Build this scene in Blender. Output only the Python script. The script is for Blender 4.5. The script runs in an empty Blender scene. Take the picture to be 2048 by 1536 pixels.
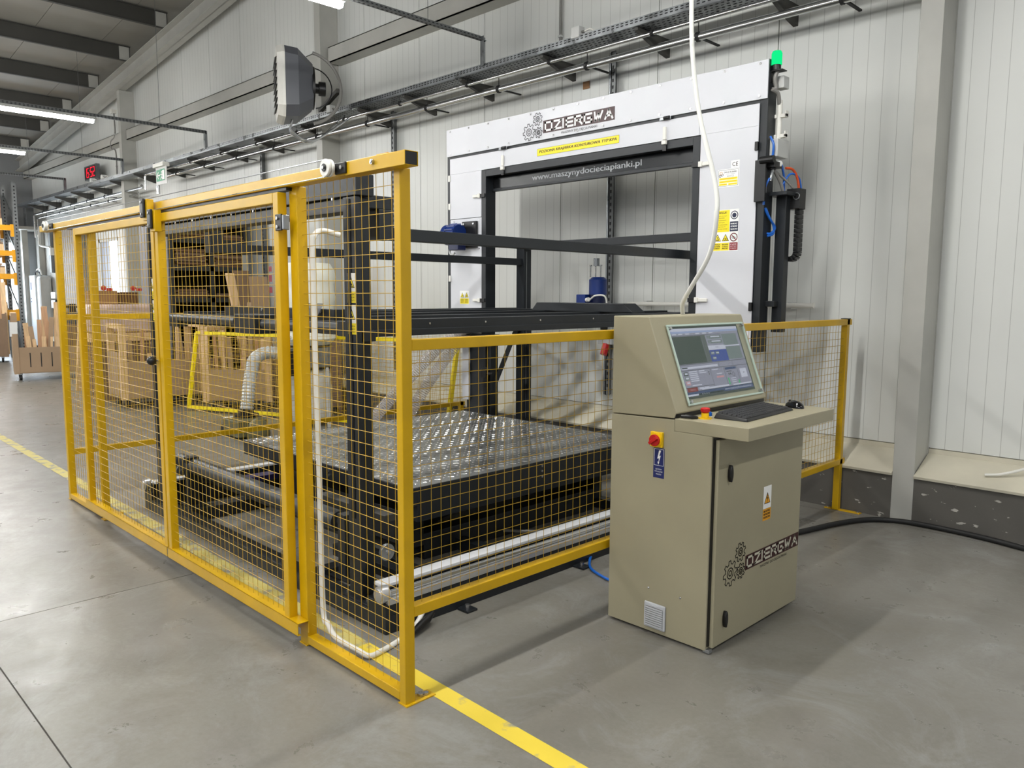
import bpy, bmesh, math, random
from mathutils import Vector, Matrix
random.seed(7)
S = bpy.context.scene
COL = S.collection

# ---------------------------------------------------------------- camera
YAW, PITCH, ROLL, FPX = 0.78936483, 0.114564636, 0.00489108, 1562.74497
fw = Vector((-math.sin(YAW)*math.cos(PITCH), math.cos(YAW)*math.cos(PITCH), -math.sin(PITCH)))
r0 = Vector((math.cos(YAW), math.sin(YAW), 0)); u0 = r0.cross(fw)
rr = r0*math.cos(ROLL)+u0*math.sin(ROLL); uu = u0*math.cos(ROLL)-r0*math.sin(ROLL)
cam = bpy.data.cameras.new('camera'); camo = bpy.data.objects.new('camera', cam); COL.objects.link(camo)
M = Matrix((rr, uu, -fw)).transposed().to_4x4(); M.translation = Vector((0, 0, 1.6))
camo.matrix_world = M
cam.sensor_width = 36; cam.sensor_fit = 'HORIZONTAL'; cam.lens = FPX/2048*36; cam.clip_end = 200
S.camera = camo
S.view_settings.view_transform = 'Standard'; S.view_settings.look = 'None'
S.view_settings.gamma = 1; S.view_settings.use_curve_mapping = False
S.view_settings.exposure = 1.54
# ---------------------------------------------------------------- light of the place
W = bpy.data.worlds.new('world'); S.world = W; W.use_nodes = True
bg = W.node_tree.nodes['Background']; bg.inputs[0].default_value = (0.86, 0.92, 1.0, 1); bg.inputs[1].default_value = 0.17
LAMP = 50.0          # strength of the tube diffusers
WINDOW = 4.0         # daylight in the window panes
LAMP_COL = (1.0, 0.995, 0.965, 1)

# ---------------------------------------------------------------- materials
def lin(c):
    return tuple(((v/255)/12.92 if v/255 <= .04045 else ((v/255+.055)/1.055)**2.4) for v in c)+(1,)
MC = {}
def mat(n, rgb, rough=.5, metal=0, var=0.0, vs=3.0, bump=0.0, bs=60, spec=None, grain=None, trans=0, alpha=1, emit=None, es=0, coat=0, aniso=(1,1,1), rvar=0):
    if n in MC: return MC[n]
    m = bpy.data.materials.new(n); m.use_nodes = True; MC[n] = m
    N, L = m.node_tree.nodes, m.node_tree.links; b = N['Principled BSDF']
    c = lin(rgb); b.inputs['Base Color'].default_value = c
    b.inputs['Roughness'].default_value = rough; b.inputs['Metallic'].default_value = metal
    if spec is not None: b.inputs['Specular IOR Level'].default_value = spec
    if trans: b.inputs['Transmission Weight'].default_value = trans; b.inputs['IOR'].default_value = 1.3
    if alpha < 1: b.inputs['Alpha'].default_value = alpha
    if coat: b.inputs['Coat Weight'].default_value = coat
    if emit: b.inputs['Emission Color'].default_value = lin(emit); b.inputs['Emission Strength'].default_value = es
    tc = N.new('ShaderNodeTexCoord'); mp = N.new('ShaderNodeMapping'); mp.inputs['Scale'].default_value = aniso
    L.new(tc.outputs['Object'], mp.inputs[0])
    if var:
        nt = N.new('ShaderNodeTexNoise'); nt.inputs['Scale'].default_value = vs; nt.inputs['Detail'].default_value = 6
        L.new(mp.outputs[0], nt.inputs['Vector'])
        mx = N.new('ShaderNodeMix'); mx.data_type = 'RGBA'
        mx.inputs[6].default_value = tuple(v*(1-var) for v in c[:3])+(1,); mx.inputs[7].default_value = tuple(min(1, v*(1+var)) for v in c[:3])+(1,)
        rmp = N.new('ShaderNodeMapRange'); rmp.inputs[1].default_value = .3; rmp.inputs[2].default_value = .7
        L.new(nt.outputs[0], rmp.inputs[0]); L.new(rmp.outputs[0], mx.inputs[0]); L.new(mx.outputs[2], b.inputs['Base Color'])
        if rvar:
            r2 = N.new('ShaderNodeMapRange'); r2.inputs[1].default_value = .3; r2.inputs[2].default_value = .7
            r2.inputs[3].default_value = rough-rvar; r2.inputs[4].default_value = rough+rvar
            L.new(nt.outputs[0], r2.inputs[0]); L.new(r2.outputs[0], b.inputs['Roughness'])
    if bump:
        n2 = N.new('ShaderNodeTexNoise'); n2.inputs['Scale'].default_value = bs; n2.inputs['Detail'].default_value = 3
        bp = N.new('ShaderNodeBump'); bp.inputs['Strength'].default_value = bump; bp.inputs['Distance'].default_value = .002
        L.new(mp.outputs[0], n2.inputs['Vector']); L.new(n2.outputs[0], bp.inputs['Height']); L.new(bp.outputs[0], b.inputs['Normal'])
    return m
def emis(n, rgb, s):
    m = bpy.data.materials.new(n); m.use_nodes = True; N, L = m.node_tree.nodes, m.node_tree.links
    N.remove(N['Principled BSDF']); e = N.new('ShaderNodeEmission'); e.inputs[0].default_value = lin(rgb) if max(rgb) > 1.01 else rgb
    e.inputs[1].default_value = s; L.new(e.outputs[0], N['Material Output'].inputs[0]); MC[n] = m; return m

YEL = mat('yellow_powder_coat', (206, 163, 3), .34, 0, .10, 5, .05, 200)
YWIRE = mat('yellow_wire', (186, 150, 34), .42, 0, .05, 9)
YBRT = mat('bright_yellow_paint', (246, 220, 10), .4, 0, .05, 5)
BLK = mat('anthracite_powder_coat', (25, 29, 33), .42, 0, .10, 6, .06, 260)
BLK2 = mat('black_plastic', (14, 14, 15), .4, 0, .1, 20)
RUB = mat('black_rubber', (22, 22, 22), .6, 0, .1, 30)
WHT = mat('white_powder_coat', (206, 207, 212), .42, 0, .04, 2, .06, 180)
PEB = mat('pebble_grey_powder_coat', (158, 151, 126), .45, 0, .05, 3, .10, 240)
WALL = None
GALV = mat('galvanised_steel', (150, 153, 155), .34, .85, .18, 9, .05, 80, rvar=.1)
GALD = mat('dull_galvanised', (120, 122, 122), .5, .6, .15, 6)
PIPE = mat('bright_pipe', (205, 206, 206), .22, .95, .06, 8)
ALU = mat('aluminium_profile', (208, 209, 211), .32, .75, .06, 10)
CHEQ = mat('aluminium_chequer', (158, 160, 160), .36, .9, .18, 5, .08, 60, rvar=.08)
ROLL_ = mat('grey_roller', (56, 60, 64), .38, .15, 0)
STEELC = mat('light_grey_steel_paint', (176, 175, 168), .5, 0, .08, 2.5, .05, 60)
STEELD = mat('grey_primer_steel', (62, 61, 57), .55, 0, .1, 2)
ROOF = mat('roof_panel', (150, 147, 139), .6, 0, .06, 1.5)
SILL = mat('cream_flashing', (203, 197, 178), .5, 0, .10, 2.5)
BOLT = mat('zinc_bolt', (190, 190, 190), .25, .9, .05, 30)
BLUEM = mat('blue_motor_paint', (10, 42, 108), .35, 0, .08, 8)
BLUEH = mat('blue_hose', (20, 96, 190), .35, 0, .04, 8)
ORAN = mat('orange_cable', (196, 74, 26), .5)
GRYC = mat('grey_conduit', (128, 126, 122), .5)
WHTP = mat('white_plastic', (226, 224, 216), .4, 0, .03, 9)
GRYP = mat('pale_grey_plastic', (196, 197, 194), .45, 0, .03, 9)
MDF = mat('mdf_board', (166, 140, 112), .7, 0, .06, 3, .05, 120)
MDF2 = mat('brown_board', (128, 104, 82), .7, 0, .08, 3)
CARD = mat('cardboard', (150, 112, 76), .8, 0, .08, 4)
PINE = mat('pine_wood', (218, 184, 140), .6, 0, .16, 6, .05, 60, aniso=(6, 6, .6))
BEECH = mat('beech_wood', (190, 148, 112), .6, 0, .14, 6, .05, 60, aniso=(6, 6, .6))
WRAP = mat('stretch_wrapped_goods', (196, 172, 160), .28, 0, .25, 7, .6, 16)
REDP = mat('red_plastic', (190, 18, 18), .4)
YELP = mat('yellow_plastic', (240, 196, 0), .4)
RYEL = mat('rack_beam_yellow', (226, 158, 10), .45, 0, .06, 4)
OLIV = mat('olive_paint', (96, 92, 62), .5, 0, .08, 5)
HOSEG = mat('grey_flexible_duct', (188, 190, 188), .4, .2, .1, 9)
CLEAR = mat('clear_plastic', (225, 225, 225), .12, 0, alpha=.28, spec=.6)
COIL = mat('copper_coloured_wire', (150, 120, 96), .4, .4)
BAGW = mat('white_filter_bag', (226, 226, 214), .8, 0, .06, 6, .5, 14)
BAGC = mat('clear_dust_bag', (222, 220, 210), .25, 0, .08, 8, .5, 10, alpha=.75)
GREENL = emis('green_beacon_glow', (20, 225, 130), .42)
REDL = emis('red_digit_glow', (255, 30, 50), .8)
LAMPM = emis('lamp_diffuser_glow', LAMP_COL, LAMP)
WINM = emis('daylight_pane', (0.80, 0.90, 1.0, 1), WINDOW)
INK = mat('print_black', (16, 16, 16), .5); PW = mat('print_white', (238, 238, 236), .45)
PY = mat('print_yellow', (246, 224, 20), .45); PB = mat('print_blue', (22, 34, 96), .45)
PR = mat('print_dark_red', (140, 20, 32), .45); PM = mat('print_maroon', (50, 5, 9), .45)
PG = mat('print_green', (24, 140, 96), .45); PO = mat('print_orange', (226, 158, 30), .45); PNV = mat('print_navy', (18, 28, 60), .45)
PGR = mat('print_grey', (190, 192, 196), .45)

def wall_material():
    m = bpy.data.materials.new('ribbed_wall_panel'); m.use_nodes = True
    N, L = m.node_tree.nodes, m.node_tree.links; b = N['Principled BSDF']; b.inputs['Roughness'].default_value = .45
    tc = N.new('ShaderNodeTexCoord'); sx = N.new('ShaderNodeSeparateXYZ'); L.new(tc.outputs['Object'], sx.inputs[0])
    mul = N.new('ShaderNodeMath'); mul.operation = 'MULTIPLY'; mul.inputs[1].default_value = 1/.1156; L.new(sx.outputs[0], mul.inputs[0])
    fr = N.new('ShaderNodeMath'); fr.operation = 'FRACT'; L.new(mul.outputs[0], fr.inputs[0])
    lt = N.new('ShaderNodeMath'); lt.operation = 'LESS_THAN'; lt.inputs[1].default_value = .035; L.new(fr.outputs[0], lt.inputs[0])
    nz = N.new('ShaderNodeTexNoise'); nz.inputs['Scale'].default_value = 1.1; nz.inputs['Detail'].default_value = 5; L.new(tc.outputs['Object'], nz.inputs['Vector'])
    mx = N.new('ShaderNodeMix'); mx.data_type = 'RGBA'; mx.inputs[6].default_value = lin((210, 211, 206)); mx.inputs[7].default_value = lin((226, 227, 223))
    L.new(nz.outputs[0], mx.inputs[0])
    m2 = N.new('ShaderNodeMix'); m2.data_type = 'RGBA'; m2.inputs[7].default_value = lin((150, 150, 144))
    sc = N.new('ShaderNodeMath'); sc.operation = 'MULTIPLY'; sc.inputs[1].default_value = .6; L.new(lt.outputs[0], sc.inputs[0])
    L.new(sc.outputs[0], m2.inputs[0]); L.new(mx.outputs[2], m2.inputs[6]); L.new(m2.outputs[2], b.inputs['Base Color'])
    bp = N.new('ShaderNodeBump'); bp.inputs['Strength'].default_value = .35; bp.inputs['Distance'].default_value = .002; bp.invert = True
    L.new(lt.outputs[0], bp.inputs['Height']); L.new(bp.outputs[0], b.inputs['Normal'])
    return m
WALL = wall_material()

def floor_material():
    m = bpy.data.materials.new('worn_concrete_floor'); m.use_nodes = True
    N, L = m.node_tree.nodes, m.node_tree.links; b = N['Principled BSDF']
    tc = N.new('ShaderNodeTexCoord')
    def noise(s, d, r=.6, dist=0):
        n = N.new('ShaderNodeTexNoise'); n.inputs['Scale'].default_value = s; n.inputs['Detail'].default_value = d
        n.inputs['Roughness'].default_value = r; n.inputs['Distortion'].default_value = dist; L.new(tc.outputs['Object'], n.inputs['Vector']); return n
    def rng(src, a, c, lo=0, hi=1):
        q = N.new('ShaderNodeMapRange'); q.inputs[1].default_value = a; q.inputs[2].default_value = c; q.inputs[3].default_value = lo; q.inputs[4].default_value = hi
        L.new(src, q.inputs[0]); return q.outputs[0]
    def mix(f, a, c):
        q = N.new('ShaderNodeMix'); q.data_type = 'RGBA'
        (q.inputs[0].__setattr__('default_value', f) if isinstance(f, float) else L.new(f, q.inputs[0]))
        for i, v in ((6, a), (7, c)):
            if isinstance(v, tuple): q.inputs[i].default_value = v
            else: L.new(v, q.inputs[i])
        return q.outputs[2]
    n1 = noise(.55, 8, .62, .6); n2 = noise(4.0, 8, .7, .3); n3 = noise(42, 5, .7)
    base = mix(rng(n1.outputs[0], .32, .68), lin((112, 108, 100)), lin((138, 136, 130)))
    base = mix(rng(n2.outputs[0], .35, .70, 0, .55), base, lin((124, 120, 110)))
    base = mix(rng(n3.outputs[0], .30, .75, 0, .35), base, lin((98, 94, 87)))
    st = noise(1.3, 7, .75, 1.2); base = mix(rng(st.outputs[0], .52, .80, 0, .55), base, lin((84, 78, 70)))
    wt = noise(2.1, 6, .8, .8); base = mix(rng(wt.outputs[0], .50, .80, 0, .5), base, lin((164, 166, 166)))
    L.new(base, b.inputs['Base Color'])
    L.new(rng(n2.outputs[0], .3, .7, .24, .42), b.inputs['Roughness']); b.inputs['Specular IOR Level'].default_value = .55
    bp = N.new('ShaderNodeBump'); bp.inputs['Strength'].default_value = .10; bp.inputs['Distance'].default_value = .003
    L.new(n3.outputs[0], bp.inputs['Height']); L.new(bp.outputs[0], b.inputs['Normal'])
    return m
FLOOR = floor_material()

def chipped(n, base, chip, lo=.66, hi=.68, sc=9, an=(1, 1, 2.2)):
    m = bpy.data.materials.new(n); m.use_nodes = True
    N, L = m.node_tree.nodes, m.node_tree.links; b = N['Principled BSDF']; b.inputs['Roughness'].default_value = .6
    tc = N.new('ShaderNodeTexCoord'); mp = N.new('ShaderNodeMapping'); mp.inputs['Scale'].default_value = an; L.new(tc.outputs['Object'], mp.inputs[0])
    a = N.new('ShaderNodeTexNoise'); a.inputs['Scale'].default_value = sc; a.inputs['Detail'].default_value = 6; L.new(mp.outputs[0], a.inputs['Vector'])
    q = N.new('ShaderNodeMapRange'); q.inputs[1].default_value = lo; q.inputs[2].default_value = hi; L.new(a.outputs[0], q.inputs[0])
    a2 = N.new('ShaderNodeTexNoise'); a2.inputs['Scale'].default_value = 3; a2.inputs['Detail'].default_value = 5; L.new(tc.outputs['Object'], a2.inputs['Vector'])
    m1 = N.new('ShaderNodeMix'); m1.data_type = 'RGBA'; c = lin(base)
    m1.inputs[6].default_value = tuple(v*.85 for v in c[:3])+(1,); m1.inputs[7].default_value = tuple(min(1, v*1.2) for v in c[:3])+(1,); L.new(a2.outputs[0], m1.inputs[0])
    m2 = N.new('ShaderNodeMix'); m2.data_type = 'RGBA'; m2.inputs[7].default_value = lin(chip); L.new(q.outputs[0], m2.inputs[0]); L.new(m1.outputs[2], m2.inputs[6])
    L.new(m2.outputs[2], b.inputs['Base Color']); return m
PLINTH = chipped('grey_plinth_paint', (88, 85, 80), (176, 172, 164), .64, .66, 11)
LINEP = chipped('worn_yellow_line_paint', (222, 196, 62), (150, 146, 128), .60, .72, 12, (1, 1, 1))

# ---------------------------------------------------------------- mesh helpers
ORG = {}
class MB:
    def __init__(s): s.v = []; s.f = []; s.m = []; s.mats = []; s.cm = 0
    def use(s, m):
        if m not in s.mats: s.mats.append(m)
        s.cm = s.mats.index(m); return s
    def add(s, vs, fs):
        o = len(s.v); s.v += [Vector(p) for p in vs]; s.f += [tuple(i+o for i in f) for f in fs]; s.m += [s.cm]*len(fs); return s
    def box(s, x0, x1, y0, y1, z0, z1):
        return s.add([(x, y, z) for x in (x0, x1) for y in (y0, y1) for z in (z0, z1)],
            [(0, 1, 3, 2), (4, 6, 7, 5), (0, 4, 5, 1), (2, 3, 7, 6), (0, 2, 6, 4), (1, 5, 7, 3)])
    def obox(s, c, ax, ay, az, hx, hy, hz):
        c = Vector(c); ax, ay, az = (Vector(a).normalized() for a in (ax, ay, az))
        return s.add([c+ax*(hx*i)+ay*(hy*j)+az*(hz*k) for i in (-1, 1) for j in (-1, 1) for k in (-1, 1)],
            [(0, 1, 3, 2), (4, 6, 7, 5), (0, 4, 5, 1), (2, 3, 7, 6), (0, 2, 6, 4), (1, 5, 7, 3)])
    def bar(s, p, q, w, h=None, up=(0, 0, 1)):
        p, q = Vector(p), Vector(q); d = q-p; h = h or w
        u = Vector(up)
        if abs(d.normalized().dot(u)) > .98: u = Vector((0, 1, 0))
        sx = d.cross(u).normalized(); sz = sx.cross(d).normalized()
        return s.obox((p+q)/2, d, sx, sz, d.length/2, w/2, h/2)
    def tube(s, pts, r, n=8, cap=True, close=False):
        pts = [Vector(p) for p in pts]; rs = r if isinstance(r, (list, tuple)) else [r]*len(pts)
        rings = []; prev = None
        for i, p in enumerate(pts):
            a = pts[i-1] if i else p; b = pts[i+1] if i < len(pts)-1 else p
            t = (b-a).normalized() if (b-a).length > 1e-9 else Vector((0, 0, 1))
            if prev is None:
                x = t.orthogonal().normalized()
                if n == 4: x = (Vector((0, 0, 1)) if abs(t.z) < .9 else Vector((1, 0, 0))); x = (x-t*x.dot(t)).normalized()
            else: x = (prev-t*prev.dot(t)).normalized()
            prev = x; y = t.cross(x)
            rings.append([p+(x*math.cos(2*math.pi*k/n)+y*math.sin(2*math.pi*k/n))*rs[i] for k in range(n)])
        vs = [v for g in rings for v in g]; fs = []
        for i in range(len(rings)-1):
            for k in range(n): fs.append((i*n+k, i*n+(k+1) % n, (i+1)*n+(k+1) % n, (i+1)*n+k))
        if cap: fs.append(tuple(range(n-1, -1, -1))); fs.append(tuple(range((len(rings)-1)*n, len(rings)*n)))
        return s.add(vs, fs)
    def cyl(s, p, q, r, n=16, r2=None): return s.tube([p, q], [r, r if r2 is None else r2], n)
    def prism(s, poly, axis, a, b):     # poly in the two other axes (in xyz order), extruded along axis
        def P(u, w, t): return {'x': (t, u, w), 'y': (u, t, w), 'z': (u, w, t)}[axis]
        n = len(poly); vs = [P(u, w, a) for u, w in poly]+[P(u, w, b) for u, w in poly]
        fs = [tuple(range(n)), tuple(range(2*n-1, n-1, -1))]+[(i, (i+1) % n, n+(i+1) % n, n+i) for i in range(n)]
        return s.add(vs, fs)
    def sphere(s, c, rx, ry, rz, nu=12, nv=8, v0=0, v1=1):
        c = Vector(c); vs = []; fs = []
        for j in range(nv+1):
            t = math.pi*(v0+(v1-v0)*j/nv)
            for i in range(nu):
                a = 2*math.pi*i/nu; vs.append(c+Vector((rx*math.sin(t)*math.cos(a), ry*math.sin(t)*math.sin(a), rz*math.cos(t))))
        for j in range(nv):
            for i in range(nu): fs.append((j*nu+i, (j+1)*nu+i, (j+1)*nu+(i+1) % nu, j*nu+(i+1) % nu))
        return s.add(vs, fs)
    def build(s, name, m=None, parent=None, bevel=0, smooth=False, org=None, seg=2):
        o0 = Vector(org) if org is not None else (ORG[parent.name] if parent else Vector((0, 0, 0)))
        me = bpy.data.meshes.new(name); me.from_pydata([v-o0 for v in s.v], [], s.f)
        if s.mats:
            for q in s.mats: me.materials.append(q)
            me.polygons.foreach_set('material_index', s.m)
        else: me.materials.append(m)
        bm = bmesh.new(); bm.from_mesh(me); bmesh.ops.recalc_face_normals(bm, faces=bm.faces); bm.to_mesh(me); bm.free()
        if smooth:
            me.polygons.foreach_set('use_smooth', [True]*len(me.polygons))
            try: me.set_sharp_from_angle(angle=math.radians(40))
            except Exception: pass
        ob = bpy.data.objects.new(name, me); COL.objects.link(ob)
        if parent: ob.parent = parent
        else: ob.location = o0
        ORG[ob.name] = o0
        if bevel:
            md = ob.modifiers.new('edge', 'BEVEL'); md.width = bevel; md.segments = seg; md.limit_method = 'ANGLE'; md.angle_limit = math.radians(50)
        return ob
def box(name, m, parent, x0, x1, y0, y1, z0, z1, bevel=0, org=None): return MB().box(x0, x1, y0, y1, z0, z1).build(name, m, parent, bevel, org=org)
def tag(o, label=None, cat=None, group=None, kind=None):
    if label: o['label'] = label
    if cat: o['category'] = cat
    if group: o['group'] = group
    if kind: o['kind'] = kind
    return o
def thing(name, loc, label, cat, group=None):
    o = bpy.data.objects.new(name, None); COL.objects.link(o); o.location = loc; o.empty_display_size = .1
    ORG[o.name] = Vector(loc); return tag(o, label, cat, group)
def struct(o): o['kind'] = 'structure'; return o
def smoothpath(pts, n=6):
    P = [Vector(p) for p in pts]; P = [P[0]*2-P[1]]+P+[P[-1]*2-P[-2]]; out = []
    for i in range(1, len(P)-2):
        for k in range(n):
            t = k/n; a, b, c, d = P[i-1], P[i], P[i+1], P[i+2]
            out.append(.5*((2*b)+(c-a)*t+(2*a-5*b+4*c-d)*t*t+(3*b-a-3*c+d)*t**3))
    out.append(P[-2]); return out

# flat printed things: stickers, signs, logos, screen. u right, v up, on a plane
_txt = {}
def text_polys(s):
    if s in _txt: return _txt[s]
    cu = bpy.data.curves.new('t', 'FONT'); cu.body = s; cu.resolution_u = 3; cu.fill_mode = 'FRONT'
    ob = bpy.data.objects.new('t', cu); COL.objects.link(ob); dg = bpy.context.evaluated_depsgraph_get()
    me = bpy.data.meshes.new_from_object(ob.evaluated_get(dg)); vs = [(v.co.x, v.co.y) for v in me.vertices]; fs = [tuple(p.vertices) for p in me.polygons]
    bpy.data.objects.remove(ob); bpy.data.meshes.remove(me); bpy.data.curves.remove(cu)
    xs = [v[0] for v in vs] or [0]; ys = [v[1] for v in vs] or [0]
    r = ([(v[0]-min(xs), v[1]-min(ys)) for v in vs], fs, max(max(xs)-min(xs), 1e-6), max(max(ys)-min(ys), 1e-6)); _txt[s] = r; return r
class Flat:
    def __init__(s, o, ux, uy, lift=.0006):
        s.o = Vector(o); s.x = Vector(ux).normalized(); s.y = Vector(uy).normalized(); s.n = s.x.cross(s.y); s.l = lift; s.mb = MB(); s.k = 1
    def P(s, u, v, l): return s.o+s.x*u+s.y*v+s.n*(s.l*l)
    def poly(s, pts, m, l=1): s.mb.use(m).add([s.P(u, v, l) for u, v in pts], [tuple(range(len(pts)))]); return s
    def plate(s, u0, v0, u1, v1, m, t=.0015):
        a = [(u0, v0), (u1, v0), (u1, v1), (u0, v1)]; l = t/s.l
        s.mb.use(m).add([s.P(u, v, 0) for u, v in a]+[s.P(u, v, l) for u, v in a], [(0, 1, 2, 3), (4, 5, 6, 7), (0, 1, 5, 4), (1, 2, 6, 5), (2, 3, 7, 6), (3, 0, 4, 7)])
        s.o = s.o+s.n*t; return s
    def rect(s, u0, v0, u1, v1, m, l=1): return s.poly([(u0, v0), (u1, v0), (u1, v1), (u0, v1)], m, l)
    def frame(s, u0, v0, u1, v1, w, m, l=1):
        s.rect(u0, v0, u1, v0+w, m, l); s.rect(u0, v1-w, u1, v1, m, l); s.rect(u0, v0+w, u0+w, v1-w, m, l); return s.rect(u1-w, v0+w, u1, v1-w, m, l)
    def text(s, t, u, v, h, m, w=None, l=2, shear=0, bold=0):
        vs, fs, tw, th = text_polys(t); sy = h/th; sx = (w/tw) if w else sy
        offs = [(0, 0)]+([(bold, 0), (bold*.5, 0)] if bold else [])
        for i, (dx, dy) in enumerate(offs):
            s.mb.use(m).add([s.P(u+dx+x*sx+y*sy*shear, v+dy+y*sy, l+.12*i) for x, y in vs], fs)
        return s
    def line(s, pts, w, m, l=2, close=False):
        if close: pts = list(pts)+[pts[0]]
        for (a, b), (c, d) in zip(pts[:-1], pts[1:]):
            L = math.hypot(c-a, d-b) or 1e-6; nx, ny = -(d-b)/L*w/2, (c-a)/L*w/2; ex, ey = (c-a)/L*w/2, (d-b)/L*w/2
            s.poly([(a-ex+nx, b-ey+ny), (a-ex-nx, b-ey-ny), (c+ex-nx, d+ey-ny), (c+ex+nx, d+ey+ny)], m, l)
        return s
    def disc(s, u, v, r, m, l=1, n=20): return s.poly([(u+r*math.cos(6.2832*i/n), v+r*math.sin(6.2832*i/n)) for i in range(n)], m, l)
    def ring(s, u, v, r, w, m, l=2, n=22): return s.line([(u+r*math.cos(6.2832*i/n), v+r*math.sin(6.2832*i/n)) for i in range(n)], w, m, l, True)
    def build(s, name, parent=None, label=None, org=None):
        o0 = Vector(org) if org is not None else (ORG[parent.name] if parent else s.o); mb = s.mb
        me = bpy.data.meshes.new(name); me.from_pydata([v-o0 for v in mb.v], [], mb.f)
        for q in mb.mats: me.materials.append(q)
        me.polygons.foreach_set('material_index', mb.m)
        ob = bpy.data.objects.new(name, me); COL.objects.link(ob); ORG[ob.name] = o0
        if parent: ob.parent = parent
        else: ob.location = o0
        if label: ob['label'] = label
        return ob
def gear(F, u, v, r, w, m, k=8, rot=0):
    pts = []
    for i in range(k):
        a = rot+6.2832*i/k; d = 6.2832/k
        for f, q in ((-.32, .74), (-.16, 1.0), (.16, 1.0), (.32, .74)):
            pts.append((u+r*q*math.cos(a+f*d), v+r*q*math.sin(a+f*d)))
    F.line(pts, w, m, 2, True); F.ring(u, v, r*.42, w, m); F.ring(u, v, r*.20, w, m)
GLY = {'D': [[(0, 0), (0, 1), (1, 1), (1, .0), (0, 0)]], 'Z': [[(0, 1), (1, 1), (0, 0), (1, 0)]], 'I': [[(.0, 0), (.0, 1)]],
       'E': [[(1, 1), (0, 1), (0, 0), (1, 0)], [(0, .5), (.9, .5)]], 'R': [[(0, 0), (0, 1), (1, 1), (1, .5), (.15, .5)], [(.5, .5), (1, 0)]],
       'G': [[(1, 1), (0, 1), (0, 0), (1, 0), (1, .5), (.5, .5)]], 'W': [[(0, 1), (.12, 0), (.55, .8), (.66, 0), (1.1, 1)]], 'A': [[(0, 0), (.5, 1), (1, 0)], [(.22, .35), (.8, .35)]]}
def company_logo(F, u0, v0, w, h, gu, gr, dark, white, sub):
    """maroon plate with block capitals from (u0,v0), three outline gears to its left, small line under it"""
    F.rect(u0, v0, u0+w, v0+h, dark, 1)
    adv = {'D': 1.25, 'Z': 1.15, 'I': .42, 'E': 1.15, 'R': 1.2, 'G': 1.25, 'W': 1.3, 'A': 1.05}
    tot = sum(adv[c] for c in 'DZIERGWA'); ch = h*.62; cw = (w*.955)/tot; x = u0+w*.035; sw = h*.155
    for c in 'DZIERGWA':
        for st in GLY[c]: F.line([(x+a*cw*.86, v0+h*.19+b*ch) for a, b in st], sw, white, 2)
        x += adv[c]*cw
    F.text(sub, u0+w*.27, v0-h*.36, h*.24, INK, w*.50, 2)
    t = gr*.075
    gear(F, gu, v0+h*.30, gr, t, INK, 8, .1); gear(F, gu+gr*1.45, v0+h*.30+gr*1.35, gr*.76, t, INK, 8, .3); gear(F, gu+gr*1.6, v0+h*.14, gr*.62, t, INK, 8, .2)
def triangle(F, u, v, s, m=None, l=2):
    F.poly([(u-s/2, v), (u+s/2, v), (u, v+s*.9)], INK, l); q = s*.80
    F.poly([(u-q/2, v+s*.055), (u+q/2, v+s*.055), (u, v+s*.055+q*.9)], m or PY, l+1)
# ================================================================ THE SETTING
def zr(x): return 6.20+.10*(x+14.5)          # top of rafter / underside of purlins
XL, XR, YN, YW = -25.0, 8.0, -9.0, 6.10
fl = struct(box('floor', mat('joint_filler', (84, 80, 74), .8), None, XL, XR, YN, 6.2, -.20, -.006))
xs = [XL]+[v for v in [-4.35+5.0*k for k in range(-4, 3)] if XL < v < XR]+[XR]
ys = [YN]+[v for v in [.69+5.0*k for k in range(-2, 2)] if YN < v < 5.8]+[5.83]
for i in range(len(xs)-1):
    for j in range(len(ys)-1):
        box('floor_slab', FLOOR, fl, xs[i]+.003, xs[i+1]-.003, ys[j]+.003, ys[j+1]-.003, -.02, 0)
m = MB(); m.add([(-25, 2.0, .0012), (-10, 1.945, .0012), (-1.0, 1.85, .0012), (3, 1.80, .0012), (3, 1.89, .0012), (-1.0, 1.935, .0012), (-10, 2.03, .0012), (-25, 2.09, .0012)], [(2, 3, 4, 5)])
m.add([(-2.9, 1.877, .0012), (-1.0, 1.85, .0012), (-1.0, 1.935, .0012), (-2.9, 1.962, .0012)], [(0, 1, 2, 3)]); m.build('painted_line', LINEP, fl)
MB().add([(-25, 2.0, .0012), (-10, 1.945, .0012), (-2.9, 1.877, .0012), (-2.9, 1.962, .0012), (-10, 2.03, .0012), (-25, 2.09, .0012)], [(0, 1, 4, 5), (1, 2, 3, 4)]).build('painted_line', chipped('faded_yellow_line', (196, 182, 104), (142, 138, 124), .50, .62, 9, (1, 1, 1)), fl)['label'] = 'worn faded yellow floor line'
wb = struct(MB().add([(XL, 6.13, -.02), (XR, 6.13, -.02), (XR, 6.13, zr(XR)+.3), (XL, 6.13, zr(XL)+.3), (XL, 6.2, -.02), (XR, 6.2, -.02), (XR, 6.2, zr(XR)+.3), (XL, 6.2, zr(XL)+.3)],
    [(0, 1, 2, 3), (7, 6, 5, 4), (0, 4, 5, 1), (1, 5, 6, 2), (2, 6, 7, 3), (3, 7, 4, 0)]).build('wall_back', mat('panel_seam_dark', (26, 26, 25), .8)))
DX0, DX1, DZ1 = -19.55, -18.25, 2.80
x = -3.14-1.156*19
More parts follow.
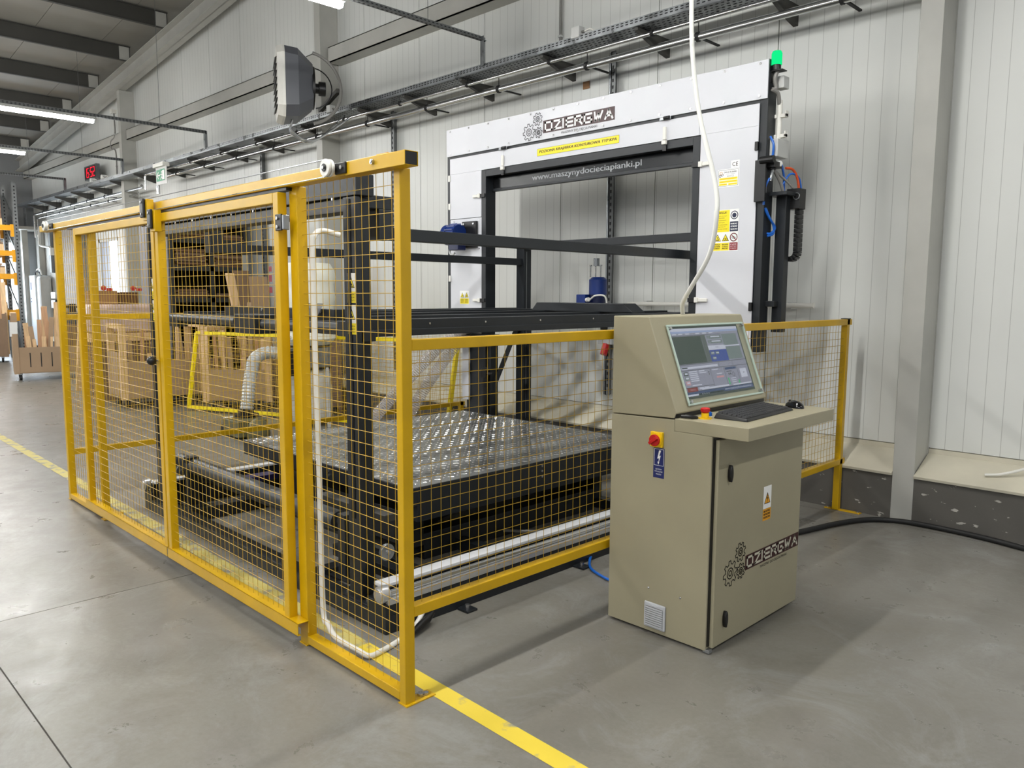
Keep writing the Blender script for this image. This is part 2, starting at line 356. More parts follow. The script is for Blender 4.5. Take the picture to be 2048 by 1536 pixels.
while x < XR:
    a, b = max(XL, x)+.0045, min(XR, x+1.156)-.0045
    if b-a > .05:
        segs = [(a, b, .505)]
        if a < DX1 and b > DX0:
            segs = []
            if a < DX0: segs.append((a, DX0, .505))
            if b > DX1: segs.append((DX1, b, .505))
            segs.append((max(a, DX0), min(b, DX1), DZ1))
        m = MB()
        for a1, b1, z0 in segs:
            m.add([(a1, 6.1, z0), (b1, 6.1, z0), (b1, 6.1, zr(b1)+.28), (a1, 6.1, zr(a1)+.28), (a1, 6.13, z0), (b1, 6.13, z0), (b1, 6.13, zr(b1)+.28), (a1, 6.13, zr(a1)+.28)],
                [(0, 1, 2, 3), (7, 6, 5, 4), (0, 4, 5, 1), (1, 5, 6, 2), (2, 6, 7, 3), (3, 7, 4, 0)])
        m.build('wall_panel', WALL, wb)
    x += 1.156
# dark painted kerb, cream sloping sill with joints
bb = struct(thing('baseboard_back', (0, 5.83, 0), None, None))
bays = [(XL, -17.25), (-17.10, -9.68), (-9.53, -1.981), (-1.836, 5.6), (5.75, XR)]
for a, b in bays:
    a2 = DX1 if a == XL else a
    for (p, q) in ([(XL, DX0), (DX1, b)] if a == XL else [(a, b)]):
        box('kerb', PLINTH, bb, p, q, 5.825, 6.13, -.01, .335)
        t = p
        while t < q:
            e = min(q, t+2.0)
            m = MB(); pr_ = [(5.805, .322), (5.80, .340), (6.05, .448), (6.092, .465), (6.095, .50), (6.13, .50), (6.13, .33)]
            m.prism(pr_, 'x', t+.0015, e-.0015); m.build('sill_flashing', SILL, bb)
            t = e
# wall columns, girts, eaves beam
n = 1
for cx in (-17.175, -9.605, -1.9085, 5.67):
    o = struct(MB().box(cx-.0725, cx+.0725, 5.82, 5.832, 0, zr(cx)-.3).box(cx-.005, cx+.068, 5.83, 6.1, 0, zr(cx)-.3).box(cx-.0725, cx+.0725, 6.085, 6.1, 0, zr(cx)-.3).build('trim_%d' % n, STEELC, None, .002)); n += 1
for a, b in ((XL, -17.27), (-17.08, -9.72), (-9.50, -2.0), (-1.8, 5.58)):
    o = struct(MB().box(a+.03, b-.03, 5.90, 6.10, 4.66, 4.675).box(a+.03, b-.03, 5.90, 5.912, 4.66, 4.86).box(a+.03, b-.03, 5.90, 6.1, 4.85, 4.86)
        .obox(((a+.06), 5.97, 4.70), (1, 0, 0), (0, 1, 0), (0, 0, 1), .05, .06, .02).build('trim_%d' % n, STEELC)); n += 1
def sloped(m, x0, x1, y0, y1, d0, d1):
    return m.add([(x0, y0, zr(x0)+d0), (x1, y0, zr(x1)+d0), (x1, y0, zr(x1)+d1), (x0, y0, zr(x0)+d1), (x0, y1, zr(x0)+d0), (x1, y1, zr(x1)+d0), (x1, y1, zr(x1)+d1), (x0, y1, zr(x0)+d1)],
        [(0, 1, 2, 3), (7, 6, 5, 4), (0, 4, 5, 1), (1, 5, 6, 2), (2, 6, 7, 3), (3, 7, 4, 0)])
m = MB(); sloped(m, XL, XR, 5.72, 5.95, -.015, 0); sloped(m, XL, XR, 5.72, 5.95, -.30, -.285); sloped(m, XL, XR, 5.83, 5.845, -.3, 0)
struct(m.build('trim_%d' % n, STEELC)); n += 1
# roof: panels, purlins with end cleats
ce = struct(sloped(MB(), XL, XR, YN, 6.2, .33, .42).build('ceiling', mat('roof_top', (110, 108, 102), .8)))
y = YN
while y < 6.1:
    sloped(MB(), XL+.01, XR-.01, y+.004, min(y+1.1, 6.09)-.004, .285, .33).build('roof_panel', ROOF, ce); y += 1.1
x = -23.75
while x < XR-.3:
    z = zr(x); m = MB()
    m.box(x-.004, x+.004, YN, 5.80, z, z+.27).box(x-.035, x+.035, YN, 5.80, z+.262, z+.27).box(x-.035, x+.035, YN, 5.80, z, z+.008)
    p = m.build('purlin', STEELD, ce)
    MB().box(x+.004, x+.016, 5.60, 5.78, z+.01, z+.255).build('cleat', STEELC, p)
    x += 1.85
# left end of the hall with the daylight window, glazed door in the long wall
wl = struct(MB().box(-25.2, XL, YN, 3.0, 0, 6.3).box(-25.2, XL, 5.78, 6.2, 0, 6.3).box(-25.2, XL, 3.0, 5.78, 0, .85).box(-25.2, XL, 3.0, 5.78, 3.0, 6.3).build('wall_left', mat('end_wall_paint', (120, 122, 124), .6, 0, .05, 1.5)))
w1 = struct(MB().box(-25.12, -25.05, 3.0, 5.78, .85, .93).box(-25.12, -25.05, 3.0, 5.78, 2.93, 3.0).box(-25.12, -25.05, 3.0, 3.06, .93, 2.93).box(-25.12, -25.05, 5.72, 5.78, .93, 2.93)
    .box(-25.12, -25.05, 4.0, 4.06, .93, 2.93).box(-25.12, -25.05, 4.9, 4.96, .93, 2.93).box(-25.11, -25.06, 3.0, 5.78, 2.50, 2.55).build('window_1', GRYP))
for a, b in ((3.06, 4.0), (4.06, 4.9), (4.96, 5.72)):
    for c, d in ((.93, 2.50), (2.55, 2.93)): box('pane', WINM, w1, -25.10, -25.09, a, b, c, d)
d1 = struct(MB().box(DX0, DX0+.08, 6.04, 6.12, 0, DZ1).box(DX1-.08, DX1, 6.04, 6.12, 0, DZ1).box(DX0, DX1, 6.04, 6.12, DZ1-.08, DZ1).box(-18.93, -18.86, 6.05, 6.12, 0, DZ1).build('door_1', GRYP))
box('pane', WINM, d1, -18.86, DX1-.08, 6.09, 6.10, .9, DZ1-.08); box('door_leaf', mat('pale_blue_grey_door', (176, 188, 208), .5), d1, DX0+.08, -18.93, 6.07, 6.11, .0, DZ1-.08)
box('door_leaf', mat('pale_blue_grey_door', (176, 188, 208), .5), d1, -18.86, DX1-.08, 6.07, 6.11, 0, .9)
m = MB()
for cx, cy in ((-24.55, 5.72), (-24.2, 6.02)): m.box(cx-.08, cx+.08, cy-.07, cy+.07, 0, 3.3)
struct(m.build('trim_%d' % n, STEELC)); n += 1
struct(MB().box(-24.9, -24.1, 5.3, 6.05, 3.25, 3.33).build('trim_%d' % n, STEELC)); n += 1
# tall cream door-reveal trims beside the glazed door
for a, b, c in ((-18.2, -17.72, 1), (-17.62, -17.30, 0), (-16.95, -16.55, 0), (-16.4, -16.0, 1), (-15.7, -15.2, 1)):
    struct(box('trim_%d' % n, WHTP if c else STEELC, None, a, b, 6.02, 6.099, .56, 2.95)); n += 1

# ================================================================ SERVICES ON THE WALL
def slots(m, x0, x1, pitch, fn):
    k = int((x1-x0)/pitch)
    for i in range(k): fn(m, x0+pitch*(i+.5))
DARKS = mat('slot_shadow', (30, 31, 33), .8)
t = thing('cable_tray', (-11, 5.8, 3.85), 'long perforated galvanised cable tray running along the back wall on brackets', 'cable tray')
MB().box(-24.6, 3, 5.60, 5.606, 3.86, 3.925).box(-24.6, 3, 5.60, 5.86, 3.858, 3.863).box(-24.6, 3, 5.854, 5.86, 3.86, 3.925).build('tray_channel', GALV, t)
m = MB()
slots(m, -14, 2, .05, lambda m, x: m.box(x-.014, x+.014, 5.5985, 5.5995, 3.885, 3.894))
slots(m, -14, 2, .05, lambda m, x: m.box(x-.014, x+.014, 5.5985, 5.5995, 3.905, 3.914))
for j in range(5):
    slots(m, -10, 1.5, .05, lambda m, x: m.box(x-.012+(j % 2)*.02, x+.012+(j % 2)*.02, 5.625+j*.05, 5.634+j*.05, 3.8555, 3.857))
m.build('slot_pattern', DARKS, t)['kind'] = 'stuff'
for x in (-23.6, -22.4, -21.15, -19.9, -18.65, -17.3, -15.97, -14.73, -13.5, -12.26, -11.08, -9.75, -8.37, -7.45, -6.46, -5.29, -4.19, -3.0, -1.8, -.6):
    MB().prism([(5.62, 3.852), (6.10, 3.852), (6.10, 3.70), (5.99, 3.72), (5.62, 3.83)], 'x', x-.02, x+.02).build('bracket', STEELD, t)
m = MB().box(-24.78, -24.52, 5.80, 5.806, 3.30, 3.86)
for z in [3.34+.05*i for i in range(10)]: m.box(-24.70, -24.60, 5.79, 5.80, z, z+.015)
m.build('riser', GALV, t)
for nm, y, z, r, x0, x1, lab in (('heating_pipe', 5.70, 3.80, .018, -15.6, 3, 'thinner bright steel heating pipe, the upper of the pair under the cable tray'),
        ('heating_pipe', 5.78, 3.70, .031, -15.2, 3, 'thicker bright steel heating pipe, the lower of the pair under the cable tray'),
        ('heating_pipe', 5.86, 3.64, .026, -24, -16.2, 'bright steel pipe running left of the column below the clock'),
        ('heating_pipe', 5.93, 3.55, .020, -24, -16.6, 'thin steel pipe lowest on the wall below the digital clock')):
    tt = thing(nm, ((x0+x1)/2, y, z), lab, 'pipe'); p = MB()
    pts = [(x0, y, z-.28), (x0, y, z-.03), (x0+.03, y, z), (x1, y, z)] if x0 > -20 else [(x0, y, z-.6), (x0, y, z-.04), (x0+.04, y, z), (x1, y, z), (x1+.1, y-.05, z+.02)]
    p.tube(pts, r, 10).build('pipe_run', PIPE, tt, smooth=True)
    q = x0+.9
    while q < min(x1, 1):
        MB().cyl((q-.012, y, z), (q+.012, y, z), r+.009, 12).box(q-.012, q+.012, y, 6.10 if z < 3.78 else y+.01, z-.006, z+.006).cyl((q, y, z), (q, y, 3.852), .004, 6).build('pipe_clip', RUB, tt)
        q += 1.18
lens = {-4.76: (.62, 'nearest'), -8.24: (.62, 'middle'), -11.69: (.62, 'far')}
for x, lab in ((-4.77, 'perforated upright channel with steel conduit behind the white cutting gantry'), (-8.24, 'perforated upright channel with conduit just left of the white gantry'), (-11.69, 'perforated upright channel with conduit left of the machine near the dark shelving')):
    tt = thing('strut_channel', (x, 6.07, .6), lab, 'channel')
    MB().box(x, x+.012, 6.02, 6.10, .62, 3.86).box(x, x+.055, 6.02, 6.028, .62, 3.86).build('channel', GALD, tt)
    MB().cyl((x-.03, 6.065, .62), (x-.03, 6.065, 3.86), .022, 10).build('conduit', GALV, tt, smooth=True)
    m = MB(); z = .7
    while z < 3.8: m.box(x+.018, x+.036, 6.0185, 6.0195, z, z+.03); z += .06
    m.build('slot_pattern', DARKS, tt)['kind'] = 'stuff'
# suspended perforated rails and tube lamps
lamps = 0
names = {-6.1: 'nearest of the suspended rails', -12.7: 'second of the suspended rails', -16.5: 'third of the suspended rails', -20.25: 'farthest of the suspended rails', -2.3: 'suspended rail above the control cabinet', 1.5: 'suspended rail over the open floor', 5.3: 'suspended rail at the right end'}
posn = {-6.1: 'at the top edge above the fan heater', -12.7: 'at the left edge, largest of the left ones', -16.5: 'small, second from the top at the left edge', -20.25: 'smallest, lowest at the left edge'}
for x in (-20.25, -16.5, -12.7, -6.1, -2.3, 1.5, 5.3):
    tt = thing('perforated_rail', (x, 5.6, 4.15), 'perforated steel rail hung on wires, '+names[x], 'rail', 'suspended lamp rails')
    m = MB().box(x-.004, x+.004, -8.0, 5.62, 4.145, 4.195).box(x, x+.045, -8, 5.62, 4.145, 4.149); m.build('rail_channel', GALD, tt)
    m = MB().box(x-.004, x+.004, 5.58, 5.64, 3.90, 4.19).box(x, x+.045, 5.58, 5.584, 3.9, 4.19); m.build('drop_channel', GALV, tt)
    m = MB(); y = -1.0 if x > -8 else 1.0
    while y < 5.6: m.box(x+.0045, x+.0055, y, y+.024, 4.158, 4.166).box(x+.0045, x+.0055, y, y+.024, 4.174, 4.182).box(x+.012, x+.030, y, y+.022, 4.1435, 4.1445); y += .05
    m.build('slot_pattern', DARKS, tt)['kind'] = 'stuff'
    for y in (4.9, 2.6, .3, -2.0, -4.3, -6.6): MB().cyl((x, y, 4.19), (x, y, zr(x)+.1), .003, 5).build('hanging_wire', GALD, tt)
    for y in (3.22, .55, -2.1, -4.8):
        if x > 4 or (x > 0 and 0 < y < 1): continue  # lamps over the open floor are unseen, added to brighten the cabinet door
        lab = 'glowing tube lamp under its rail, '+posn[x] if (x in posn and y == 3.22) else 'tube lamp out of view, %s from the wall, %s' % ({3.22: 'first', .55: 'second', -2.1: 'third', -4.8: 'fourth'}[y], names[x].replace('of the suspended rails', 'rail').replace('suspended rail', 'rail'))
        f = thing('tube_lamp', (x+.0, y, 4.05), lab, 'lamp', None if (x in posn and y == 3.22) else 'tube lamps out of view')
        MB().box(x-.05, x+.05, y-.74, y+.74, 4.10, 4.142).build('lamp_housing', GRYP, f, .006)
        MB().prism([(x-.045, 4.10), (x-.042, 4.075), (x-.025, 4.055), (x+.025, 4.055), (x+.042, 4.075), (x+.045, 4.10)], 'y', y-.72, y+.72).build('diffuser', LAMPM, f)
        lamps += 1
# fan heater on its bracket
hc = Vector((-8.86, 5.05, 4.09)); d = Vector((-.43, -.90, 0)).normalized(); sdx = Vector((0, 0, 1)).cross(d).normalized()
ht = thing('fan_heater', hc, 'grey and white warm air fan heater with louvred front on the wall bracket', 'heater')
def oct_(w, h, c): return [(-w+c, -h), (w-c, -h), (w, -h+c), (w, h-c), (w-c, h), (-w+c, h), (-w, h-c), (-w, -h+c)]
def loft(m, secs):
    vs = []; fs = []
    for k, (t_, w, h, c) in enumerate(secs): vs += [hc+d*t_+sdx*a+Vector((0, 0, 1))*b for a, b in oct_(w, h, c)]
    for k in range(len(secs)-1):
        for i in range(8): fs.append((k*8+i, k*8+(i+1) % 8, k*8+8+(i+1) % 8, k*8+8+i))
    fs += [tuple(range(8)), tuple(range(len(secs)*8-8, len(secs)*8))]; return m.add(vs, fs)
loft(MB(), [(.22, .33, .39, .10), (.16, .36, .41, .11), (.13, .36, .41, .11)]).build('front_frame', WHTP, ht, .004)
loft(MB(), [(.13, .355, .405, .11), (-.02, .345, .39, .11), (-.20, .22, .25, .09)]).build('casing', mat('heater_dark_grey', (84, 86, 92), .45), ht, .004)
for i in range(8):
    z = -.27+i*.077
    MB().obox(hc+d*.215+Vector((0, 0, z)), sdx, d+Vector((0, 0, -.8)), Vector((0, 0, 1)), .26, .035, .004).build('louvre', BLK2, ht)
MB().cyl(hc-d*.19, hc-d*.22, .25, 24).cyl(hc-d*.22, hc-d*.28, .06, 14).cyl(hc-d*.28, hc-d*.36, .085, 16).build('fan_motor', BLK2, ht, smooth=True)
F = Flat(hc+sdx*-.351+d*-.03+Vector((0, 0, -.02)), -d, (0, 0, 1)); F.rect(0, 0, .04, .1, PGR); F.rect(0, -.13, .04, -.03, PGR); F.build('rating_label', ht)
def arc3(c, r, a0, a1, u, v, n=14): return [Vector(c)+Vector(u)*(r*math.cos(a0+(a1-a0)*i/n))+Vector(v)*(r*math.sin(a0+(a1-a0)*i/n)) for i in range(n+1)]
MB().tube(arc3(hc-d*.12, .43, 1.35, -1.35, -d, (0, 0, 1), 18), .02, 8).build('mounting_bracket', GRYC, ht, smooth=True)
MB().tube(arc3(hc-d*.20, .24, 1.4, -1.4, -d, (0, 0, 1), 14), .008, 6).build('fan_guard', BLK2, ht, smooth=True)
MB().bar(hc-d*.52, (-9.60, 5.84, 4.05), .05, .05).build('bracket_arm', STEELD, ht)
for s in (-.06, .06):
    b = hc+sdx*s+d*.05+Vector((0, 0, -.40)); MB().tube(smoothpath([b, b+Vector((0, 0, -.14)), b+Vector((.06, .25, -.22)), Vector((b.x+.1+s, 5.70, 3.80))]), .014, 7).build('connection_pipe', PIPE, ht, smooth=True)
# small boxes on the tray
for nm, x, y, z, sx, sz, lab in (('junction_box', -4.85, 5.63, 3.955, .10, .10, 'grey junction box clipped on the cable tray above the gantry'), ('junction_box', -8.95, 5.60, 3.93, .09, .09, 'white junction box on the cable tray beside the fan heater'),
        ('junction_box', -18.3, 5.6, 3.95, .10, .08, 'small grey box on the tray nearest the digital clock'), ('junction_box', -17.6, 5.6, 3.95, .10, .08, 'small grey box on the tray under the vertical conduit')):
    tt = thing(nm, (x, y, z), lab, 'box'); MB().box(x-sx/2, x+sx/2, y-.04, y+.04, z-sz/2, z+sz/2).build('housing', GRYP, tt, .006)
    MB().cyl((x+sx/2, y, z), (x+sx/2+.03, y, z), .012, 8).build('cable_gland', GRYC, tt)
    MB().tube(smoothpath([(x+sx/2+.03, y, z), (x+sx/2+.09, y+.02, z+.01), (x+sx/2+.16, y+.05, 3.90)], 4), .008, 6).build('lead', WHTP, tt, smooth=True)
# clock
tt = thing('digital_clock', (-19.26, 5.9, 4.1), 'digital wall clock with glowing red digits above the cable tray', 'clock')
box('clock_case', mat('clock_case_grey', (90, 90, 92), .4), tt, -19.66, -18.86, 5.86, 5.94, 4.09, 4.40, .004); box('clock_stand', GALD, tt, -19.28, -19.24, 5.88, 5.92, 3.90, 4.09)
F = Flat((-19.66, 5.859, 4.09), (1, 0, 0), (0, 0, 1), .002); F.rect(.03, .03, .77, .28, INK, 1)
SEG = {'1': 'bc', '5': 'afgcd', '2': 'abged'}
for u, ch in ((.06, '1'), (.20, '5'), (.43, '5'), (.60, '2')):
    w_, h_ = .10, .19; P = {'a': (0, h_, w_, h_), 'b': (w_, h_, w_, h_/2), 'c': (w_, h_/2, w_, 0), 'd': (0, 0, w_, 0), 'e': (0, 0, 0, h_/2), 'f': (0, h_/2, 0, h_), 'g': (0, h_/2, w_, h_/2)}
    for sg in SEG[ch]: a, b, c, e = P[sg]; F.line([(u+a, .06+b), (u+c, .06+e)], .02, REDL, 2)
F.rect(.365, .10, .385, .12, REDL, 2); F.rect(.365, .18, .385, .20, REDL, 2); F.build('digits', tt)
# exit sign
tt = thing('exit_sign', (-14.43, 5.55, 3.6), 'green and white emergency exit sign with arrow hanging under the tray', 'sign')
MB().box(-14.68, -14.22, 5.50, 5.62, 3.80, 3.87).build('lamp_body', WHTP, tt, .005); MB().box(-14.66, -14.18, 5.545, 5.553, 3.50, 3.80).build('acrylic_plate', GRYP, tt)
F = Flat((-14.63, 5.543, 3.53), (1, 0, 0), (0, 0, 1), .002); F.rect(0, .03, .38, .23, PG, 1); F.line([(.16, .13), (.04, .13)], .025, PW, 2); F.line([(.09, .18), (.04, .13), (.09, .08)], .025, PW, 2)
F.rect(.27, .05, .36, .21, PW, 2); F.disc(.25, .18, .018, PW, 3); F.line([(.25, .15), (.24, .10), (.20, .06)], .02, PW, 3); F.line([(.24, .10), (.28, .06)], .02, PW, 3); F.line([(.20, .14), (.30, .13)], .015, PW, 3); F.build('pictogram', tt)
# conduits up the wall
for x, z0, z1, lab in ((-5.46, 3.9, 6.6, 'thin vertical conduit on the wall above the gantry, up from the tray'), (-17.7, 3.95, 5.3, 'vertical conduit with an offset bend right of the digital clock')):
    tt = thing('wall_conduit', (x, 6.08, z0), lab, 'conduit')
    pts = [(x, 6.075, z0), (x, 6.075, z1)] if x > -10 else smoothpath([(x, 5.9, z0), (x, 5.9, 4.5), (x-.25, 5.9, 4.6), (x-.25, 5.9, 4.75), (x, 5.9, 4.85), (x, 5.9, z1)])
    MB().tube(pts, .014, 8).build('conduit', GRYC, tt, smooth=True)
    for z in (z0+.25, z0+.9): MB().box(x-.02, x+.02, pts[0][1]-.02, pts[0][1]+.02, z, z+.02).build('pipe_clip', GRYP, tt)
    if x < -10: MB().box(x-.1, x+.02, 5.85, 5.95, 5.28, 5.36).build('sensor', WHTP, tt, .005)
tag(MB().box(-5.17, -5.09, 6.09, 6.099, 3.60, 3.67).build('wall_plate', CARD, org=(-5.13, 6.1, 3.6)), 'small brown square patch stuck on the wall above the gantry logo', 'patch')
tt = thing('wall_pipe', (-3.5, 6.03, 1.5), 'thin white horizontal pipe on the wall seen through the gantry opening', 'pipe'); MB().cyl((-4.5, 6.0, 1.515), (-2.7, 6.0, 1.52), .02, 10).build('pipe_run', WHTP, tt, smooth=True)
for x in (-4.3, -2.9): MB().box(x-.015, x+.015, 6.0, 6.1, 1.49, 1.545).build('pipe_clip', GRYP, tt)
tt = thing('power_socket_box', (-4.74, 6.05, 1.1), 'grey wall box with red plug below the upright channel behind the machine', 'socket'); box('housing', GRYP, tt, -4.84, -4.66, 5.98, 6.10, 1.12, 1.42, .006); box('switch_cover', BLK2, tt, -4.80, -4.72, 5.965, 5.985, 1.26, 1.36, .004); MB().cyl((-4.75, 6.0, 1.12), (-4.75, 5.96, 1.02), .035, 12).build('plug', REDP, tt, smooth=True)
tt = thing('sill_rod', (-1.2, 5.95, .45), 'pale thin rod lying against the cream sill at the right edge', 'rod'); MB().tube(smoothpath([(-1.42, 5.90, .405), (-1.30, 5.93, .43), (-1.0, 6.0, .56), (-.6, 6.04, .70)]), .010, 8).build('rod', WHTP, tt, smooth=True)
# ================================================================ YELLOW SAFETY FENCE
def wires(m, axis, a0, a1, z0, z1, c, r=.0014, pitch=.05, off=.0):
    """welded mesh: axis 'x' (plane y=c) or 'y' (plane x=c)"""
    k = int(round((a1-a0)/pitch)); st = (a1-a0)/k
    def P(a, z, o): return (a, c+o, z) if axis == 'x' else (c+o, a, z)
    for i in range(1, k):
        a = a0+st*i; m.tube([P(a, z0-.006, r), P(a+random.uniform(-.001, .001), (z0+z1)/2, r), P(a, z1+.006, r)], r, 4, cap=False)
    k2 = int(round((z1-z0)/pitch)); s2 = (z1-z0)/k2
    for i in range(1, k2):
        z = z0+s2*i; n = max(2, int((a1-a0)/.35)); ph = random.uniform(0, 6)
        m.tube([P(a0-.006+(a1-a0+.012)*j/n, z+.0016*math.sin(j*1.7+ph), -r) for j in range(n+1)], r, 4, cap=False)
    return m
def mesh(parent, *a, **k):
    o = wires(MB(), *a, **k).build('wire_mesh', YWIRE, parent); o['kind'] = 'stuff'; return o
Y0, Y1 = 1.739, 1.787
ff = thing('front_safety_fence', (-4.5, 1.76, 0), 'tall yellow front fence frame with top rail and fixed mesh bays at both ends', 'fence')
def postbox(p, x0, x1, y0, y1, z0, z1, name='post'): return box(name, YEL, p, x0, x1, y0, y1, z0, z1, .003)
postbox(ff, -2.370, -2.332, Y0, Y1, 0.004, 2.052)
postbox(ff, -3.127, -3.063, Y0, Y1, 0.004, 2.052)
postbox(ff, -3.063, -2.370, Y0, Y1, .012, .050, 'bottom_rail')
postbox(ff, -6.640, -6.597, Y0, Y1, 0.004, 2.052)
postbox(ff, -5.880, -5.836, Y0+.004, Y1, 0.004, 2.052)
postbox(ff, -6.597, -5.880, Y0, Y1, .012, .050, 'bottom_rail')
mesh(ff, 'x', -3.063, -2.370, .05, 2.05, 1.765)
mesh(ff, 'x', -6.597, -5.880, .05, 2.05, 1.765)
# hollow top rail with an inner sleeve step, open dark end
MB().box(-6.84, -2.625, 1.700, 1.760, 2.050, 2.097).build('top_rail', YEL, ff, .004)
m = MB(); w = .003
m.box(-2.625, -2.250, 1.700, 1.703, 2.048, 2.099).box(-2.625, -2.25, 1.757, 1.760, 2.048, 2.099).box(-2.625, -2.25, 1.703, 1.757, 2.096, 2.099).box(-2.625, -2.25, 1.703, 1.757, 2.048, 2.051)
m.build('top_rail', YEL, ff, .0015)
box('rail_interior', BLK2, ff, -2.62, -2.253, 1.704, 1.756, 2.052, 2.095)
box('door_runner', BLK2, ff, -6.2, -3.10, 1.712, 1.748, 2.036, 2.049)
MB().cyl((-2.44, 1.700, 2.078), (-2.44, 1.690, 2.078), .010, 12).cyl((-2.44, 1.690, 2.078), (-2.44, 1.687, 2.078), .006, 8).build('bolt', BOLT, ff, smooth=True)
MB().box(-2.47, -2.40, 1.735, 1.775, 2.100, 2.112).cyl((-2.52, 1.755, 2.106), (-2.40, 1.755, 2.106), .006, 8).build('latch_block', RYEL, ff, .001)
MB().box(-3.33, -3.22, 1.735, 1.765, 2.098, 2.106).build('latch_block', RYEL, ff, .001)
for wx, lab in ((-2.70, 'white nylon pulley wheel near the right end of the rail'), (-6.56, 'white nylon pulley wheel at the left end of the rail')):
    m = MB()
    m.cyl((wx, 1.665, 2.080), (wx, 1.655, 2.080), .034, 24).cyl((wx, 1.672, 2.080), (wx, 1.665, 2.080), .027, 24).cyl((wx, 1.682, 2.080), (wx, 1.672, 2.080), .034, 24)
    pw = m.build('pulley_wheel', WHTP, ff, .002, smooth=True); pw['label'] = lab
    MB().cyl((wx, 1.654, 2.080), (wx, 1.651, 2.080), .015, 18).cyl((wx, 1.690, 2.08), (wx, 1.682, 2.08), .012, 12).build('pulley_hub', BLK2, pw, smooth=True)
    MB().cyl((wx, 1.652, 2.080), (wx, 1.646, 2.080), .006, 8).build('hub_bolt', BOLT, pw)
    br = box('pulley_bracket', BLK2, ff, wx+.015, wx+.090, 1.690, 1.699, 2.055, 2.098, .003); MB().cyl((wx+.065, 1.690, 2.078), (wx+.065, 1.684, 2.078), .008, 10).build('bracket_bolt', BOLT, br, smooth=True)
MB().tube([(-6.56, 1.668, 2.113), (-2.70, 1.668, 2.113)], .0022, 5).build('pull_cable', GALV, ff)
MB().tube([(-6.56, 1.668, 2.047), (-2.70, 1.668, 2.048)], .0022, 5).build('pull_cable', GALV, ff)
for x0, x1, y0, y1 in ((-2.375, -2.320, 1.735, 1.88), (-3.133, -3.07, 1.735, 1.80), (-6.645, -6.60, 1.735, 1.80), (-5.885, -5.82, 1.735, 1.86)):
    fp = box('foot_plate', YEL, ff, x0, x1, y0, y1, 0, .006, .001)
    MB().cyl(((x0+x1)/2+.0, y1-.03, .006), ((x0+x1)/2, y1-.03, .014), .012, 12).build('anchor_bolt', BOLT, fp, smooth=True)
postbox(ff, -5.845, -5.80, 1.745, 1.86, .004, .042, 'bottom_rail')

def gate(x0, x1, lab, knob_side):
    g = thing('sliding_gate', ((x0+x1)/2, 1.705, .07), lab, 'gate'); y0, y1 = 1.690, 1.732
    box('stile', YEL, g, x0, x0+.045, y0, y1, .125, 2.03, .003); box('stile', YEL, g, x1-.045, x1, y0, y1, .125, 2.03, .003)
    box('top_rail', YEL, g, x0+.045, x1-.045, y0, y1, 1.985, 2.03, .003)
    return g, y0, y1
g, y0, y1 = gate(-4.53, -3.135, 'right sliding gate leaf of yellow mesh with hinge bracket at its right stile', 1)
m = MB().box(-4.53, -3.05, y0-.008, y0-.005, .070, .128).box(-4.53, -3.05, y1+.005, y1+.008, .070, .128).box(-4.53, -3.05, y0-.008, y1+.008, .125, .128).box(-4.53, -3.05, y0-.008, y0+.008, .070, .073)
m.build('bottom_channel', YEL, g, .001); mesh(g, 'x', -4.485, -3.18, .128, 1.985, 1.711)
pl = box('hinge_bracket', BLK2, g, -3.150, -3.095, 1.682, 1.690, 1.865, 1.935, .003)
for z in (1.882, 1.918): MB().cyl((-3.128, 1.682, z), (-3.128, 1.677, z), .008, 10).build('bracket_bolt', BOLT, pl, smooth=True)
box('hinge_pin_block', GALV, g, -3.094, -3.078, 1.684, 1.712, 1.868, 1.930, .003)
g2, y0, y1 = gate(-5.99, -4.545, 'left sliding gate leaf of yellow mesh with round black knob', 1)
m = MB().box(-6.02, -4.545, y0-.008, y0-.005, .070, .128).box(-6.02, -4.545, y1+.005, y1+.008, .070, .128).box(-6.02, -4.545, y0-.008, y1+.008, .125, .128).box(-6.02, -4.545, y0-.008, y0+.008, .070, .073)
m.build('bottom_channel', YEL, g2, .001); mesh(g2, 'x', -5.945, -4.59, .128, 1.985, 1.711)
kn = MB().sphere((-4.565, 1.655, 1.215), .026, .026, .026, 16, 10).build('knob', BLK2, g2, smooth=True); MB().cyl((-4.565, 1.665, 1.215), (-4.565, 1.69, 1.215), .005, 8).build('knob_stem', GALV, kn)
for nm, x, z, gg in (('roller_block', -4.60, 2.065, g2), ('roller_block', -4.50, 2.00, g)):
    b = box(nm, BLK2, gg, x, x+.055, 1.640, 1.655, z-.055, z+.05, .006)
    for zz in (z-.035, z+.03): MB().cyl((x+.03, 1.640, zz), (x+.03, 1.635, zz), .007, 10).build('block_bolt', BOLT, b, smooth=True)
    box('block_arm', YEL, gg, x+.01, x+.075, 1.655, 1.692, z-.07, z+.045, .002)

